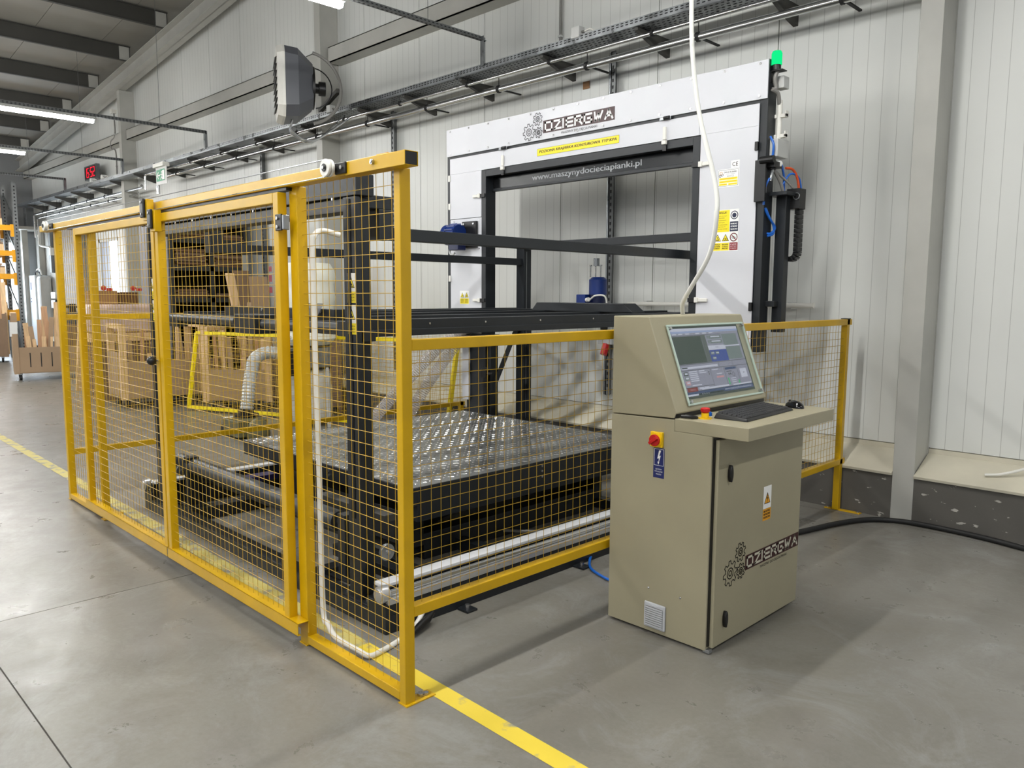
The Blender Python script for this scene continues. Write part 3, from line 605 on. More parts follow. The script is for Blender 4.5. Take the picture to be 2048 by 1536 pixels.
def low_fence(X, ya, yb, lab, cat='fence', ext=True):
    p = thing('side_safety_fence', (X, (ya+yb)/2, 0), lab, cat); a, b = X-.045, X
    box('top_rail', YEL, p, a, b, ya, yb, 1.387, 1.430, .003); box('bottom_rail', YEL, p, a, b, ya, yb, .350, .393, .003)
    return p, a, b
sf, a, b = low_fence(-2.332, Y1, 5.84, 'low yellow mesh fence from the corner post past the control cabinet to the wall')
box('end_post', YEL, sf, a, b, 5.755, 5.80, .006, 1.430, .003); mesh(sf, 'y', Y1, 5.755, .393, 1.387, -2.352)
fp = box('foot_plate', YEL, sf, -2.44, -2.175, 5.765, 5.81, 0, .006, .001)
for x in (-2.42, -2.20): MB().cyl((x, 5.79, .006), (x, 5.79, .014), .010, 10).build('anchor_bolt', BOLT, fp, smooth=True)
MB().box(-2.38, -2.328, 5.75, 5.805, 1.430, 1.436).build('post_cap', BLK2, sf, .001)
sg, a, b = low_fence(-6.60, Y1, 5.80, 'low yellow mesh fence along the far left side of the machine')
box('end_post', YEL, sg, a, b, 5.73, 5.78, .006, .393, .003); box('end_post', YEL, sg, a, b, 5.00, 5.05, .006, .35, .003)
mesh(sg, 'y', Y1, 5.8, .393, 1.387, -6.62)
# loose bright yellow panel leaning behind
lp = thing('loose_mesh_panel', (-9.0, 5.0, 0), 'loose bright yellow mesh panel standing askew behind the machine', 'fence panel')
A = Vector((-10.64, 4.32, .025)); B = Vector((-6.83, 5.72, .025)); dv = (B-A).normalized(); up = Vector((.05, .13, 1.03)); 
def Q(s, t): return A+dv*s+up*t
LW = (B-A).length
for p, q in ((Q(0, .02), Q(LW, .02)), (Q(0, 1), Q(LW, 1)), (Q(0, 0), Q(0, 1)), (Q(LW, 0), Q(LW, 1)), ): MB().bar(p, q, .045, .045, up=up).build('frame_bar', YBRT, lp, .003)
m = MB()
for i in range(1, int(LW/.06)): m.tube([Q(i*.06, .02), Q(i*.06, 1)], .0016, 4, cap=False)
for j in range(1, 22): m.tube([Q(0, j/22), Q(LW, j/22)], .0016, 4, cap=False)
m.build('wire_mesh', YWIRE, lp)['kind'] = 'stuff'

# ================================================================ CUTTING MACHINE: fixed frame with bed and guides
mf = thing('machine_frame', (-4.35, 4.0, 0), 'black steel base frame with roller bed, corner posts and linear guides inside the yellow fence', 'machine')
def part(name, m, *b, bevel=.003, parent=None): return box(name, m, parent or mf, *b, bevel=bevel)
part('base_beam', BLK, -5.94, -2.91, 2.06, 2.16, .0, .09)
part('base_beam', BLK, -5.94, -5.84, 2.16, 5.85, .0, .14); part('base_beam', BLK, -3.01, -2.91, 2.16, 5.85, .0, .14)
part('base_beam', BLK, -5.94, -5.80, 2.06, 2.16, .09, .15); part('base_beam', BLK, -3.05, -2.91, 2.06, 2.16, .09, .15)
part('base_beam', BLK, -5.45, -5.35, 2.16, 5.85, .0, .09); part('base_beam', BLK, -3.75, -3.66, 2.16, 4.2, .02, .09)
for y in (3.1, 4.5, 5.75): part('cross_beam', BLK, -5.84, -3.01, y, y+.08, .01, .08)
part('cross_beam', BLK, -3.95, -3.01, 2.42, 2.48, .05, .12); part('cross_beam', BLK, -3.95, -3.01, 2.56, 2.60, .05, .10)
for y in (2.5, 3.4, 4.4, 5.4):
    ft = part('levelling_foot', BLK, -2.91, -2.83, y, y+.07, .0, .012); MB().cyl((-2.87, y+.035, .012), (-2.87, y+.035, .03), .012, 10).build('foot_bolt', BOLT, ft, smooth=True)
for x0, s in ((-2.97, 1), (-5.88, -1)):
    g = part('linear_guide', ALU, min(x0, x0+.07*s), max(x0, x0+.07*s), 2.07, 5.9, .145, .175)
    MB().box(x0-.075*s if s > 0 else x0, x0 if s > 0 else x0+.075, 2.09, 5.88, .205, .222).build('guide_cover', mat('guide_cover_white', (222, 223, 226), .3, .1), g, .002)
    for zz, yy in ((.165, 0), (.19, 0)): MB().box(x0+.0, x0+.012*s if s > 0 else x0, 2.08, 5.9, zz+.012, zz+.016).build('guide_groove', DARKS, g) if s > 0 else None
    MB().cyl((x0+.035*s, 2.09, .188), (x0+.035*s, 5.88, .188), .016, 14).build('guide_shaft', PIPE, g, smooth=True)
    MB().box(min(x0-.07*s, x0-.01*s), max(x0-.07*s, x0-.01*s), 2.08, 5.88, .15, .205).build('guide_body', BLK, g, .002)
    MB().cyl((x0+.03*s, 2.045, .192), (x0+.03*s, 2.085, .192), .042, 22).cyl((x0+.03*s, 2.035, .192), (x0+.03*s, 2.045, .192), .030, 18).build('guide_end_cap', ALU, g, smooth=True)
# posts, portal and upper rails
for x0, x1 in ((-5.755, -5.655), (-3.255, -3.145)):
    p = part('front_post', BLK, x0, x1, 2.09, 2.115, .096, 2.05); MB().box(x0+.035, x0+.063, 2.086, 2.0905, .5, 2.04).build('profile_groove', DARKS, p)
    part('post_back_flange', BLK, x0+.03, x1-.03, 2.1155, 2.19, .098, 2.05)
    fp = part('base_plate', BLK, x0-.05, x1+.08, 2.07, 2.17, .09, .098, bevel=.001)
    for dx in (-.03, .14, .17): MB().cyl((x0+dx, 2.10, .098), (x0+dx, 2.10, .108), .009, 8).build('plate_bolt', BOLT, fp)
part('top_beam', BLK, -5.76, -3.14, 2.09, 2.19, 2.055, 2.155); part('top_beam', BLK, -5.64, -3.26, 2.10, 2.19, 1.985, 2.048)
for i in range(9): MB().cyl((-5.5+i*.27, 2.09, 2.05), (-5.5+i*.27, 2.085, 2.05), .007, 8).build('beam_bolt', BOLT, mf)
for x in (-5.30, -3.35):
    part('drop_arm', BLK, x-.05, x+.05, 2.20, 2.42, 2.02, 2.085); part('drop_arm', BLK, x-.05, x+.05, 2.33, 2.42, 1.87, 2.02)
    part('upper_rail', BLK, x-.03, x+.03, 2.42, 5.40, 1.872, 1.935)
    p = part('rear_post', BLK, x-.05, x+.05, 5.36, 5.46, .36, 2.02); part('post_foot', BLK, x-.10, x+.15, 5.30, 5.50, .14, .36)
    MB().box(x+.0505, x+.053, 5.39, 5.40, .4, 2.0).build('profile_groove', GALD, p)
part('rear_cross_beam', BLK, -5.35, -3.30, 5.36, 5.45, 2.02, 2.085)
MB().bar((-5.24, 5.42, .40), (-5.24, 5.42, 1.30), .04).bar((-5.55, 5.1, .42), (-5.30, 5.36, 1.35), .045).build('diagonal_brace', BLK, mf, .002)
# bed of long rails at chest height
for x0, x1 in ((-5.42, -5.34), (-3.31, -3.24)):
    p = part('bed_side_beam', BLK, x0, x1, 2.19, 5.55, 1.385, 1.470)
    if x0 > -4: part('beam_ledge', BLK, x1, x1+.012, 2.22, 5.4, 1.385, 1.42)
    if x0 > -4:
        for y in (2.6, 3.0, 3.45, 3.95, 4.5): MB().cyl((x1+.0, y, 1.445), (x1+.004, y, 1.445), .006, 8).build('beam_screw', BOLT, p)
for i in range(7): x = -5.16+i*.275; part('bed_rail', BLK, x, x+.07, 2.30, 5.50, 1.430, 1.472 if i % 2 else 1.462)
part('bed_end_beam', BLK, -5.34, -3.31, 2.22, 2.30, 1.385, 1.455); part('bed_end_beam', BLK, -5.34, -3.31, 5.5, 5.56, 1.385, 1.46)
def roller(x0, x1, y, z, r, name='roller'):
    m = MB().cyl((x0, y, z), (x1, y, z), r, 24).cyl((x0-.03, y, z), (x1+.03, y, z), r*.35, 10); return m.build(name, ROLL_, mf, smooth=True)
roller(-5.60, -4.50, 2.14, 1.432, .028); roller(-4.16, -3.36, 2.14, 1.426, .028)
part('bed_box', BLK, -4.46, -4.20, 2.10, 2.24, 1.365, 1.475); part('bed_box', BLK, -4.93, -3.62, 2.26, 2.34, 1.445, 1.515)
for x in (-4.42, -4.0, -3.75): MB().cyl((x, 2.255, 1.50), (x, 2.262, 1.50), .008, 8).build('box_screw', BOLT, mf)
part('bearing_block', BLK, -3.34, -3.26, 2.10, 2.18, 1.39, 1.465); MB().cyl((-3.36, 2.14, 1.428), (-3.33, 2.14, 1.428), .014, 12).build('bearing_shaft', BOLT, mf, smooth=True)
MB().add([(-3.86, 2.2, 1.475), (-3.70, 2.2, 1.475), (-3.73, 2.26, 1.545), (-3.89, 2.26, 1.545), (-3.86, 2.205, 1.475), (-3.70, 2.205, 1.475), (-3.73, 2.265, 1.545), (-3.89, 2.265, 1.545)], [(0, 1, 2, 3), (7, 6, 5, 4), (0, 1, 5, 4), (1, 2, 6, 5), (2, 3, 7, 6), (3, 0, 4, 7)]).build('acrylic_flap', mat('smoky_acrylic', (120, 122, 126), .1, 0, alpha=.6), mf)
MB().prism([(-4.42, 1.470), (-3.40, 1.470), (-3.49, 1.535), (-4.36, 1.535)], 'y', 4.60, 4.75).build('blade_hood', BLK, mf, .004)
part('bed_support', BLK, -5.6, -5.34, 2.12, 2.19, 1.37, 1.42); part('bed_support', BLK, -3.30, -3.14, 2.12, 2.19, 1.37, 1.42)
# lower front roller with its brackets, shaft wheels
roller(-5.70, -3.58, 2.24, .375, .055, 'lower_roller'); part('roller_tray', BLK, -5.70, -3.58, 2.30, 2.34, .26, .34)
for x in (-5.52, -3.52):
    b = part('roller_bracket', BLK, x, x+.07, 2.19, 2.27, .09, .44); MB().prism([(2.26, .09), (2.40, .09), (2.27, .28)], 'x', x+.02, x+.03).build('gusset', BLK, b)
    part('base_plate', BLK, x-.06, x+.13, 2.17, 2.29, .09, .098, bevel=.001)
for x in (-3.30, -3.10, -5.80, -5.60):
    MB().cyl((x, 2.20, .33), (x+.018, 2.20, .33), .042, 22).build('clamp_wheel', GALV, mf, .002, smooth=True); MB().cyl((x+.018, 2.20, .33), (x+.03, 2.20, .33), .01, 8).build('wheel_bolt', BOLT, mf)
part('front_arm', STEELD, -4.1, -3.42, 2.42, 2.50, .36, .40)
# hazard stickers on the two front posts
def warn(F, u, v, w, h, kind, m=None, txt=('UWAGA', 'RUCHOME', 'ELEMENTY')):
    F.rect(u, v+h*.40, u+w, v+h, PW, 1); F.rect(u, v, u+w, v+h*.38, m or PY, 1); triangle(F, u+w/2, v+h*.50, w*.82, m)
    c, k = u+w/2, v+h*.50
    if kind == 'crush': F.line([(c-w*.2, k+w*.12), (c+w*.2, k+w*.12)], w*.06, INK, 4); F.line([(c-w*.05, k+w*.34), (c+w*.08, k+w*.22)], w*.10, INK, 4)
    elif kind == 'hand': F.line([(c-w*.14, k+w*.16), (c+w*.02, k+w*.34)], w*.09, INK, 4); F.disc(c+w*.08, k+w*.2, w*.09, INK, 4, 8)
    elif kind == 'gears': F.ring(c-w*.10, k+w*.19, w*.08, w*.04, INK, 4, 10); F.ring(c+w*.10, k+w*.19, w*.08, w*.04, INK, 4, 10)
    else: F.line([(c+w*.05, k+w*.48), (c-w*.05, k+w*.27), (c+w*.04, k+w*.30), (c-w*.03, k+w*.08)], w*.05, INK, 4)
    for i, s in enumerate(txt): F.text(s, u+w*.12, v+h*(.25-.10*i), h*.06, INK, w*.76, 3)
for x in (-3.225, -5.725):
    for z, kd, tx in ((1.555, 'crush', ('UWAGA', 'RUCHOME', 'ELEMENTY')), (1.405, 'hand', ('UWAGA', 'NA RECE', 'MASZYNY'))):
        F = Flat((x, 2.0895, z), (1, 0, 0), (0, 0, 1), .0004); F.plate(0, 0, .068, .14, PW, .0006); warn(F, 0, 0, .068, .14, kd, None, tx); F.build('warning_sticker', mf)
# upright conveyor motor behind
mo = MB().cyl((-4.62, 5.70, 1.60), (-4.62, 5.70, 1.735), .085, 22).cyl((-4.62, 5.70, 1.735), (-4.62, 5.70, 1.76), .085, 22, .055)
mo = mo.build('blue_gear_motor', BLUEM, mf, smooth=True)
MB().cyl((-4.62, 5.70, 1.40), (-4.62, 5.70, 1.60), .075, 18).build('motor_body', mat('dark_blue_casting', (6, 20, 62), .35), mo, smooth=True)
MB().box(-4.80, -4.69, 5.60, 5.70, 1.48, 1.60).build('terminal_box', BLUEM, mo, .006); MB().box(-4.82, -4.60, 5.58, 5.74, 1.44, 1.475).build('motor_plate', PGR, mo)
for dx in (-.06, 0, .06): MB().cyl((-4.62+dx, 5.66, 1.76), (-4.62+dx, 5.66, 1.87), .007, 8).cyl((-4.62+dx, 5.66, 1.86), (-4.62+dx, 5.66, 1.87), .014, 8).build('threaded_rod', BOLT, mo, smooth=True)
MB().cyl((-4.61, 5.66, 1.86), (-4.61, 5.66, 1.93), .028, 14).build('sensor_cap', GALV, mo, smooth=True)
MB().tube(smoothpath([(-4.63, 5.6, 1.555), (-4.55, 5.58, 1.59), (-4.46, 5.6, 1.585), (-4.46, 5.63, 1.50), (-4.53, 5.68, 1.42)]), .008, 6).build('motor_lead', WHTP, mo, smooth=True)
MB().cyl((-4.67, 5.6, 1.55), (-4.64, 5.59, 1.555), .02, 10).build('cable_gland', WHTP, mo)
part('motor_stand', BLK, -4.70, -4.54, 5.561, 5.80, 1.385, 1.44)
MB().box(-5.62, -5.50, 2.6, 2.9, .17, .21).build('floor_clamp', mat('violet_blue_cover', (46, 42, 92), .4), mf, .004)

# lift table with chequer plate
lt = thing('lift_table', (-4.42, 3.68, 0), 'lift table with shiny aluminium chequer plate top and black apron', 'table')
TX0, TX1, TY0, TY1, TZ = -5.44, -3.41, 2.60, 4.76, .523
box('chequer_plate', CHEQ, lt, TX0+.004, TX1-.004, TY0+.004, TY1-.004, TZ-.005, TZ-.0015, .001)
box('apron', BLK, lt, TX0, TX1, TY0, TY0+.04, .415, TZ-.005, .003); box('apron', BLK, lt, TX0, TX1, TY1-.04, TY1, .415, TZ-.005, .003)
box('apron', BLK, lt, TX0, TX0+.04, TY0+.04, TY1-.04, .415, TZ-.005, .003); box('apron', BLK, lt, TX1-.04, TX1, TY0+.04, TY1-.04, .32, TZ-.005, .003)
m = MB(); nx = int((TX1-TX0-.02)/.052); ny = int((TY1-TY0-.02)/.052)
for i in range(nx):
    for j in range(ny):
        cx, cy = TX0+.035+i*.052, TY0+.035+j*.052; a = math.radians(45 if (i+j) % 2 else -45); ca, sa = math.cos(a), math.sin(a)
        L_, w_ = .023, .0095
        base = [(cx+ca*L_, cy+sa*L_), (cx-sa*w_, cy+ca*w_), (cx-ca*L_, cy-sa*L_), (cx+sa*w_, cy-ca*w_)]
        top = [(cx+ca*L_*.55, cy+sa*L_*.55), (cx-sa*w_*.5, cy+ca*w_*.5), (cx-ca*L_*.55, cy-sa*L_*.55), (cx+sa*w_*.5, cy-ca*w_*.5)]
        m.add([(x, y, TZ-.002) for x, y in base]+[(x, y, TZ+.0015) for x, y in top], [(4, 5, 6, 7)]+[(k, (k+1) % 4, 4+(k+1) % 4, 4+k) for k in range(4)])
m.build('tread_pattern', mat('polished_tread', (226, 226, 226), .24, .9), lt)['kind'] = 'stuff'
for y in (3.0, 3.68, 4.3): box('deck_joist', BLK, lt, TX0+.04, TX1-.04, y, y+.08, .41, .515)
box('lift_base', BLK, lt, -5.2, -3.62, 2.75, 2.85, .09, .30, .003); box('lift_base', BLK, lt, -5.2, -3.62, 4.45, 4.55, .08, .30, .003)
box('lift_base', BLK, lt, -5.2, -5.1, 2.85, 4.45, .0, .16, .003); box('lift_base', BLK, lt, -3.72, -3.62, 2.85, 4.45, .0, .16, .003)
for x in (-5.0, -3.85):
    MB().bar((x, 2.9, .14), (x, 4.35, .44), .05, .09).bar((x+.06, 4.35, .14), (x+.06, 2.9, .44), .05, .09).build('scissor_arm', BLK, lt, .003)
for i in range(3): MB().cyl((TX1, 3.66, .49-.035*i), (TX1+.006, 3.66, .49-.035*i), .008, 8).build('apron_bolt', BOLT, lt)
for i in range(2): MB().cyl((-4.26, TY0, .485-.03*i), (-4.26, TY0-.006, .485-.03*i), .008, 8).build('apron_bolt', BOLT, lt)
MB().tube(smoothpath([(-4.3, 3.3, .02), (-3.7, 3.5, .03), (-3.1, 3.65, .12)]), .010, 6).build('lift_hose', GRYC, lt, smooth=True)
# ================================================================ WHITE CUTTING GANTRY
ga = thing('cutting_gantry', (-4.37, 5.15, .2), 'tall white and anthracite portal of the contour cutting machine with the maroon logo', 'gantry')
GX0, GX1, GY, GB = -6.058, -2.682, 5.10, 5.215
def gp(name, m, *b, bevel=.003): return box(name, m, ga, *b, bevel=bevel)
gp('outer_post', BLK, GX0, GX0+.05, GY, GB, 1.20, 3.19); gp('outer_post', BLK, GX1-.055, GX1, GY, GB, 1.20, 3.19)
gp('head_beam', BLK, GX0+.05, GX1-.055, GY, GB, 2.76, 3.19)
gp('opening_frame', BLK, -5.549, -5.49, GY-.012, GB, 1.20, 2.752); gp('opening_frame', BLK, -3.255, -3.196, GY-.012, GB, 1.20, 2.752)
gp('opening_frame', BLK, -5.49, -3.255, GY-.012, GY+.05, 2.690, 2.752)
gp('web_plate', mat('glossy_anthracite', (12, 14, 17), .25, 0), -5.49, -3.255, 5.185, 5.20, 2.575, 2.76); gp('web_edge', BLK, -5.49, -3.255, 5.17, 5.21, 2.56, 2.585)
gp('inner_web', BLK, -6.008, -5.549, 5.15, GB, 1.2, 2.76); gp('inner_web', BLK, -3.196, -2.737, 5.15, GB, 1.2, 2.76)
PYF = GY-.012
gp('top_panel', WHT, GX0+.002, GX1-.001, PYF, GY-.002, 2.930, 3.186, bevel=.003)
gp('left_door', WHT, -6.006, -5.255, PYF, GY-.002, 2.756, 2.905, bevel=.0015); 
gp('left_door', WHT, -6.006, -5.553, PYF, GY-.002, 2.326, 2.7555, bevel=.0015)
gp('lower_left_panel', WHT, -6.006, -5.553, PYF+.004, GY-.001, 1.22, 2.322, bevel=.0015)
gp('centre_door', WHT, -5.252, -3.207, PYF, GY-.002, 2.756, 2.905, bevel=.0015)
gp('right_door', WHT, -3.204, -2.738, PYF, GY-.002, 2.756, 2.905, bevel=.0015); gp('right_door', WHT, -3.192, -2.738, PYF, GY-.002, 1.22, 2.7555, bevel=.0015)
for k in range(13):
    x = GX0+.06+(GX1-GX0-.12)*k/12
    for z in (2.952, 3.166): MB().cyl((x, PYF, z), (x, PYF-.006, z), .0085, 12).build('panel_screw', BOLT, ga, smooth=True)
for x, z in ((-5.58, 2.30), (-5.58, 2.03), (-5.95, 2.30)): MB().cyl((x, PYF+.004, z), (x, PYF-.003, z), .006, 8).build('panel_screw', BOLT, ga, smooth=True)
for x, z in ((-5.255, 2.917), (-3.50, 2.917)):
    h = gp('hinge', GALV, x-.05, x+.05, PYF-.012, PYF, z-.012, z+.012); MB().cyl((x-.005, PYF-.016, z), (x+.045, PYF-.016, z), .014, 12).build('hinge_pin', BLK2, h, smooth=True)
def latch(x, z, vert, flip=1):
    if vert: o = MB().box(x-.013, x+.013, PYF-.018, PYF, z-.04, z+.055).box(x-.020, x+.020, PYF-.024, PYF, z-.075, z-.045)
    else: o = MB().box(x, x+.075*flip, PYF-.018, PYF, z-.013, z+.013) if flip > 0 else MB().box(x-.075, x, PYF-.018, PYF, z-.013, z+.013); 
    if not vert: o.box(min(x, x-.03*flip), max(x, x-.03*flip), PYF-.024, PYF, z-.020, z+.020)
    q = o.build('toggle_latch', WHTP, ga, .004)
    if vert: MB().box(x-.016, x+.016, PYF-.012, PYF-.001, z-.12, z-.08).build('latch_keeper', BLK2, q)
    else: MB().box(min(x-.03*flip, x-.09*flip), max(x-.03*flip, x-.09*flip), PYF-.014, PYF, z-.016, z+.016).build('latch_keeper', BLK2, q)
latch(-3.165, 2.545, False, 1); latch(-3.165, 1.563, False, 1); latch(-5.585, 2.52, False, -1); latch(-5.585, 1.54, False, -1); latch(-3.50, 2.80, True); latch(-5.255, 2.80, True)
for x, z in ((-2.745, 2.62), (-2.745, 1.52), (-6.008, 2.72), (-6.008, 2.45), (-6.008, 1.75)):
    MB().box(x-.012, x+.012, PYF-.014, PYF+.002, z-.03, z+.03).build('door_hinge', BLK2 if x > -4 else WHTP, ga, .003)
for x0, x1 in ((-5.80, -5.45), (-3.28, -2.93)):
    gp('gantry_leg', BLK, x0, x1, 5.12, 5.215, .235, 1.20); gp('leg_carriage', BLK, x0-.07 if x0 < -4 else x0, x1 if x0 < -4 else x1+.05, 5.02, 5.30, .225, .29)
    w = gp('leg_cover', WHT, x0-.04, x0+.055, 5.095, 5.118, .56, 1.12, bevel=.002)
    MB().cyl((x1-.06, 5.105, .9), (x1-.06, 5.105, 1.19), .012, 10).cyl((x1-.06, 5.105, .30), (x1-.06, 5.105, .86), .035, 12).build('tension_screw', BLK2, ga, smooth=True)
    MB().box(x1-.10, x1-.02, 5.07, 5.12, .80, .88).cyl((x1-.02, 5.09, .84), (x1+.06, 5.09, .845), .015, 8).build('clamp_lever', BLK2, ga, .003)
    gp('wheel_box', BLK, x0-.12, x1+.02, 5.06, 5.215, 1.13, 1.215)
# lettering
F = Flat((-4.761, PYF-.0005, 2.982), (1, 0, 0), (0, 0, 1), .0006)
company_logo(F, 0, 0, .778, .105, -.170, .072, PM, PW, 'MASZYNY DO CIĘCIA PIANKI'); F.build('company_logo', ga)
F = Flat((-4.829, PYF-.0005, 2.796), (1, 0, 0), (0, 0, 1), .0006); F.rect(0, 0, .894, .062, PY); F.frame(0, 0, .894, .062, .0015, INK, 2); F.text('POZIOMA KRAJARKA KONTUROWA TYP KPA', .022, .017, .029, INK, .845, 3, shear=.25, bold=.0022); F.build('type_sign', ga)
F = Flat((-4.985, 5.1845, 2.600), (1, 0, 0), (0, 0, 1), .0006); F.text('www.maszynydocieciapianki.pl', 0, 0, .064, PGR, 1.20, 1, bold=.004); F.build('web_address', ga)
F = Flat((-3.040, PYF-.0005, 2.365), (1, 0, 0), (0, 0, 1), .0005)
F.rect(0, 0, .168, .125, PW); F.frame(.006, .006, .162, .119, .0018, INK, 2); F.rect(.102, .128, .168, .180, PW); F.text('CE', .112, .140, .028, INK, .045, 2)
F.text('ZAKLAD SLUSARSKI', .048, .098, .010, INK, .10, 2, bold=.0006); F.text('maszyny i urzadzenia', .065, .087, .006, INK, .07, 2); F.ring(.026, .098, .010, .003, PO, 2, 12); F.ring(.036, .086, .007, .003, INK, 2, 12); F.ring(.018, .080, .008, .003, PNV, 2, 12)
F.frame(.075, .070, .125, .080, .0012, INK, 2)
for z in (.050, .030): F.rect(.012, z, .155, z+.015, PY, 2); F.rect(.022, z+.006, .145, z+.0085, PO, 3)
F.rect(.012, .012, .075, .025, PY, 2); F.rect(.085, .012, .155, .025, PY, 2); F.rect(.02, .017, .068, .019, PO, 3); F.rect(.092, .017, .148, .019, PO, 3); F.build('maker_plate', ga)
F = Flat((-3.062, PYF-.0005, 1.915), (1, 0, 0), (0, 0, 1), .0005)
F.rect(0, 0, .200, .292, PW); F.rect(.004, .135, .128, .288, PY, 2); F.text('UWAGA!', .030, .262, .017, INK, .072, 3, bold=.001)
for i, s in enumerate(('Maszyna nie moze', 'pracowac', 'w temperaturach', 'ujemnych', 'Przed uruchomieniem', 'zapoznaj sie', 'z instrukcja obslugi!')): w_ = (.08, .045, .07, .045, .09, .06, .09)[i]; F.text(s, .066-w_/2, .243-i*.0152, .0085, INK, w_, 3)
F.disc(.165, .250, .030, PNV, 2); F.disc(.165, .250, .024, PW, 3); F.disc(.165, .249, .017, PNV, 4); F.rect(.132, .136, .197, .205, PNV, 2)
for i, s in enumerate(('NAKAZ', 'OCHRONY', 'SLUCHU')): F.text(s, .138, .185-i*.019, .011, PW, .052, 3, bold=.001)
for u, kd in ((.036, 'crush'), (.100, 'gears')):
    triangle(F, u, .070, .056); F.line([(u-.012, .078), (u+.010, .078), (u, .098)], .005, INK, 4) if kd == 'crush' else (F.ring(u-.007, .084, .007, .003, INK, 4, 10), F.ring(u+.008, .084, .007, .003, INK, 4, 10))
F.ring(.165, .095, .027, .006, PR, 2); F.line([(.147, .114), (.183, .076)], .005, PR, 3); F.ring(.160, .095, .008, .003, INK, 2, 10); F.ring(.172, .090, .006, .003, INK, 2, 10)
F.rect(.002, .004, .066, .058, PY, 2); F.rect(.067, .004, .130, .058, PY, 2); F.rect(.134, .004, .198, .058, PR, 2)
for i, (a_, b_, c_) in enumerate((('UWAGA', 'RUCHOME', 'NIE'), ('RUCHOME', 'CZESCI', 'DOTYKAC'), ('ELEMENTY', 'MASZYNY', 'W RUCHU'))):
    F.text(a_, .010, .042-i*.014, .009, INK, .048, 3, bold=.001); F.text(b_, .076, .042-i*.014, .009, INK, .046, 3, bold=.001); F.text(c_, .142, .042-i*.014, .008, PW, .048, 3)
F.build('safety_sign', ga)
F = Flat((-5.866, PYF+.0035, 1.500), (1, 0, 0), (0, 0, 1), .0005); F.rect(0, 0, .135, .130, PW); F.rect(.004, .004, .131, .056, PY, 2)
triangle(F, .036, .066, .054); triangle(F, .100, .066, .054); F.line([(.028, .076), (.046, .088)], .006, INK, 4); F.ring(.100, .081, .008, .004, INK, 4, 10)
for i in range(3): F.text(('UWAGA', 'RUCHOME', 'ELEMENTY')[i], .016, .042-i*.014, .009, INK, .04, 3); F.text(('UWAGA', 'CZESCI', 'MASZYNY')[i], .076, .042-i*.014, .009, INK, .045, 3)
F.build('safety_sign', ga)
# drive motor on the left
mb = gp('motor_flange', BLK2, -5.80, -5.60, 5.06, PYF, 2.04, 2.29)
for x, z in ((-5.77, 2.265), (-5.63, 2.265), (-5.63, 2.06)): MB().cyl((x, 5.06, z), (x, 5.052, z), .010, 10).build('flange_bolt', BOLT, mb, smooth=True)
m = MB().cyl((-5.74, 4.98, 2.165), (-5.86, 4.98, 2.165), .092, 24).cyl((-5.86, 4.98, 2.165), (-5.92, 4.98, 2.165), .098, 24).cyl((-5.92, 4.98, 2.165), (-5.945, 4.98, 2.165), .098, 24, .07)
q = m.build('drive_motor', BLUEM, ga, smooth=True)
for k in range(14): a_ = 6.2832*k/14; MB().box(-5.865, -5.75, 4.98+.092*math.cos(a_)-.002, 4.98+.104*math.cos(a_)+.002, 2.165+.092*math.sin(a_)-.003, 2.165+.104*math.sin(a_)+.003).build('cooling_fin', BLUEM, q)
MB().box(-5.86, -5.72, 4.94, 5.04, 2.015, 2.075).build('terminal_box', mat('dark_blue_casting', (6, 20, 62), .35), q, .006)
MB().tube(arc3((-5.86, 4.99, 2.02), .045, 1.2, 5.6, (1, 0, 0), (0, 0, 1), 12), .010, 8).build('motor_cable', GRYP, q, smooth=True)
# right side equipment: beacon, boxes, conduit, regulator, hoses, cable chain
be = MB().cyl((-2.655, 5.145, 3.150), (-2.655, 5.145, 3.225), .035, 20).cyl((-2.655, 5.145, 3.225), (-2.655, 5.145, 3.240), .035, 20, .028).build('beacon_lens', GREENL, ga, smooth=True); be['label'] = 'glowing green signal beacon'
MB().cyl((-2.655, 5.145, 3.115), (-2.655, 5.145, 3.150), .030, 18).build('beacon_base', BLK2, ga, smooth=True)
MB().box(-2.70, -2.60, 5.12, 5.19, 3.108, 3.114).box(-2.682, -2.678, 5.12, 5.19, 3.04, 3.11).build('beacon_bracket', BLK2, ga)
gp('small_junction_box', GRYP, -2.680, -2.615, 5.18, 5.26, 3.005, 3.085, bevel=.004)
MB().tube(smoothpath([(-2.65, 5.15, 3.11), (-2.66, 5.14, 3.06), (-2.655, 5.15, 3.00), (-2.67, 5.13, 2.99), (-2.65, 5.17, 2.97), (-2.655, 5.21, 2.90)]), .014, 8).build('flexible_conduit', GRYC, ga, smooth=True)
MB().cyl((-2.655, 5.215, 2.66), (-2.655, 5.215, 2.93), .019, 12).build('rigid_conduit', WHTP, ga, smooth=True)
for z in (2.825, 2.69): MB().box(-2.69, -2.60, 5.20, 5.235, z-.012, z+.012).box(-2.61, -2.60, 5.2, 5.24, z-.01, z+.03).build('conduit_clip', WHTP, ga, .002)
gp('junction_box', GRYP, -2.680, -2.62, 5.14, 5.30, 2.545, 2.665, bevel=.005)
gp('mounting_plate', BLK2, -2.74, -2.66, 5.06, 5.08, 2.24, 2.52, bevel=.002)
m = MB().cyl((-2.70, 5.06, 2.515), (-2.60, 5.06, 2.515), .025, 12).cyl((-2.66, 5.15, 2.46), (-2.66, 5.15, 2.52), .028, 12).box(-2.68, -2.62, 5.10, 5.22, 2.47, 2.51); q = m.build('air_regulator', BLK2, ga, .002)
MB().cyl((-2.63, 5.20, 2.50), (-2.63, 5.185, 2.50), .022, 16).build('pressure_gauge', PW, q); MB().cyl((-2.66, 5.13, 2.38), (-2.655, 5.15, 2.46), .012, 8).cyl((-2.68, 5.10, 2.30), (-2.68, 5.10, 2.34), .010, 8).build('brass_fitting', GALV, q, smooth=True)
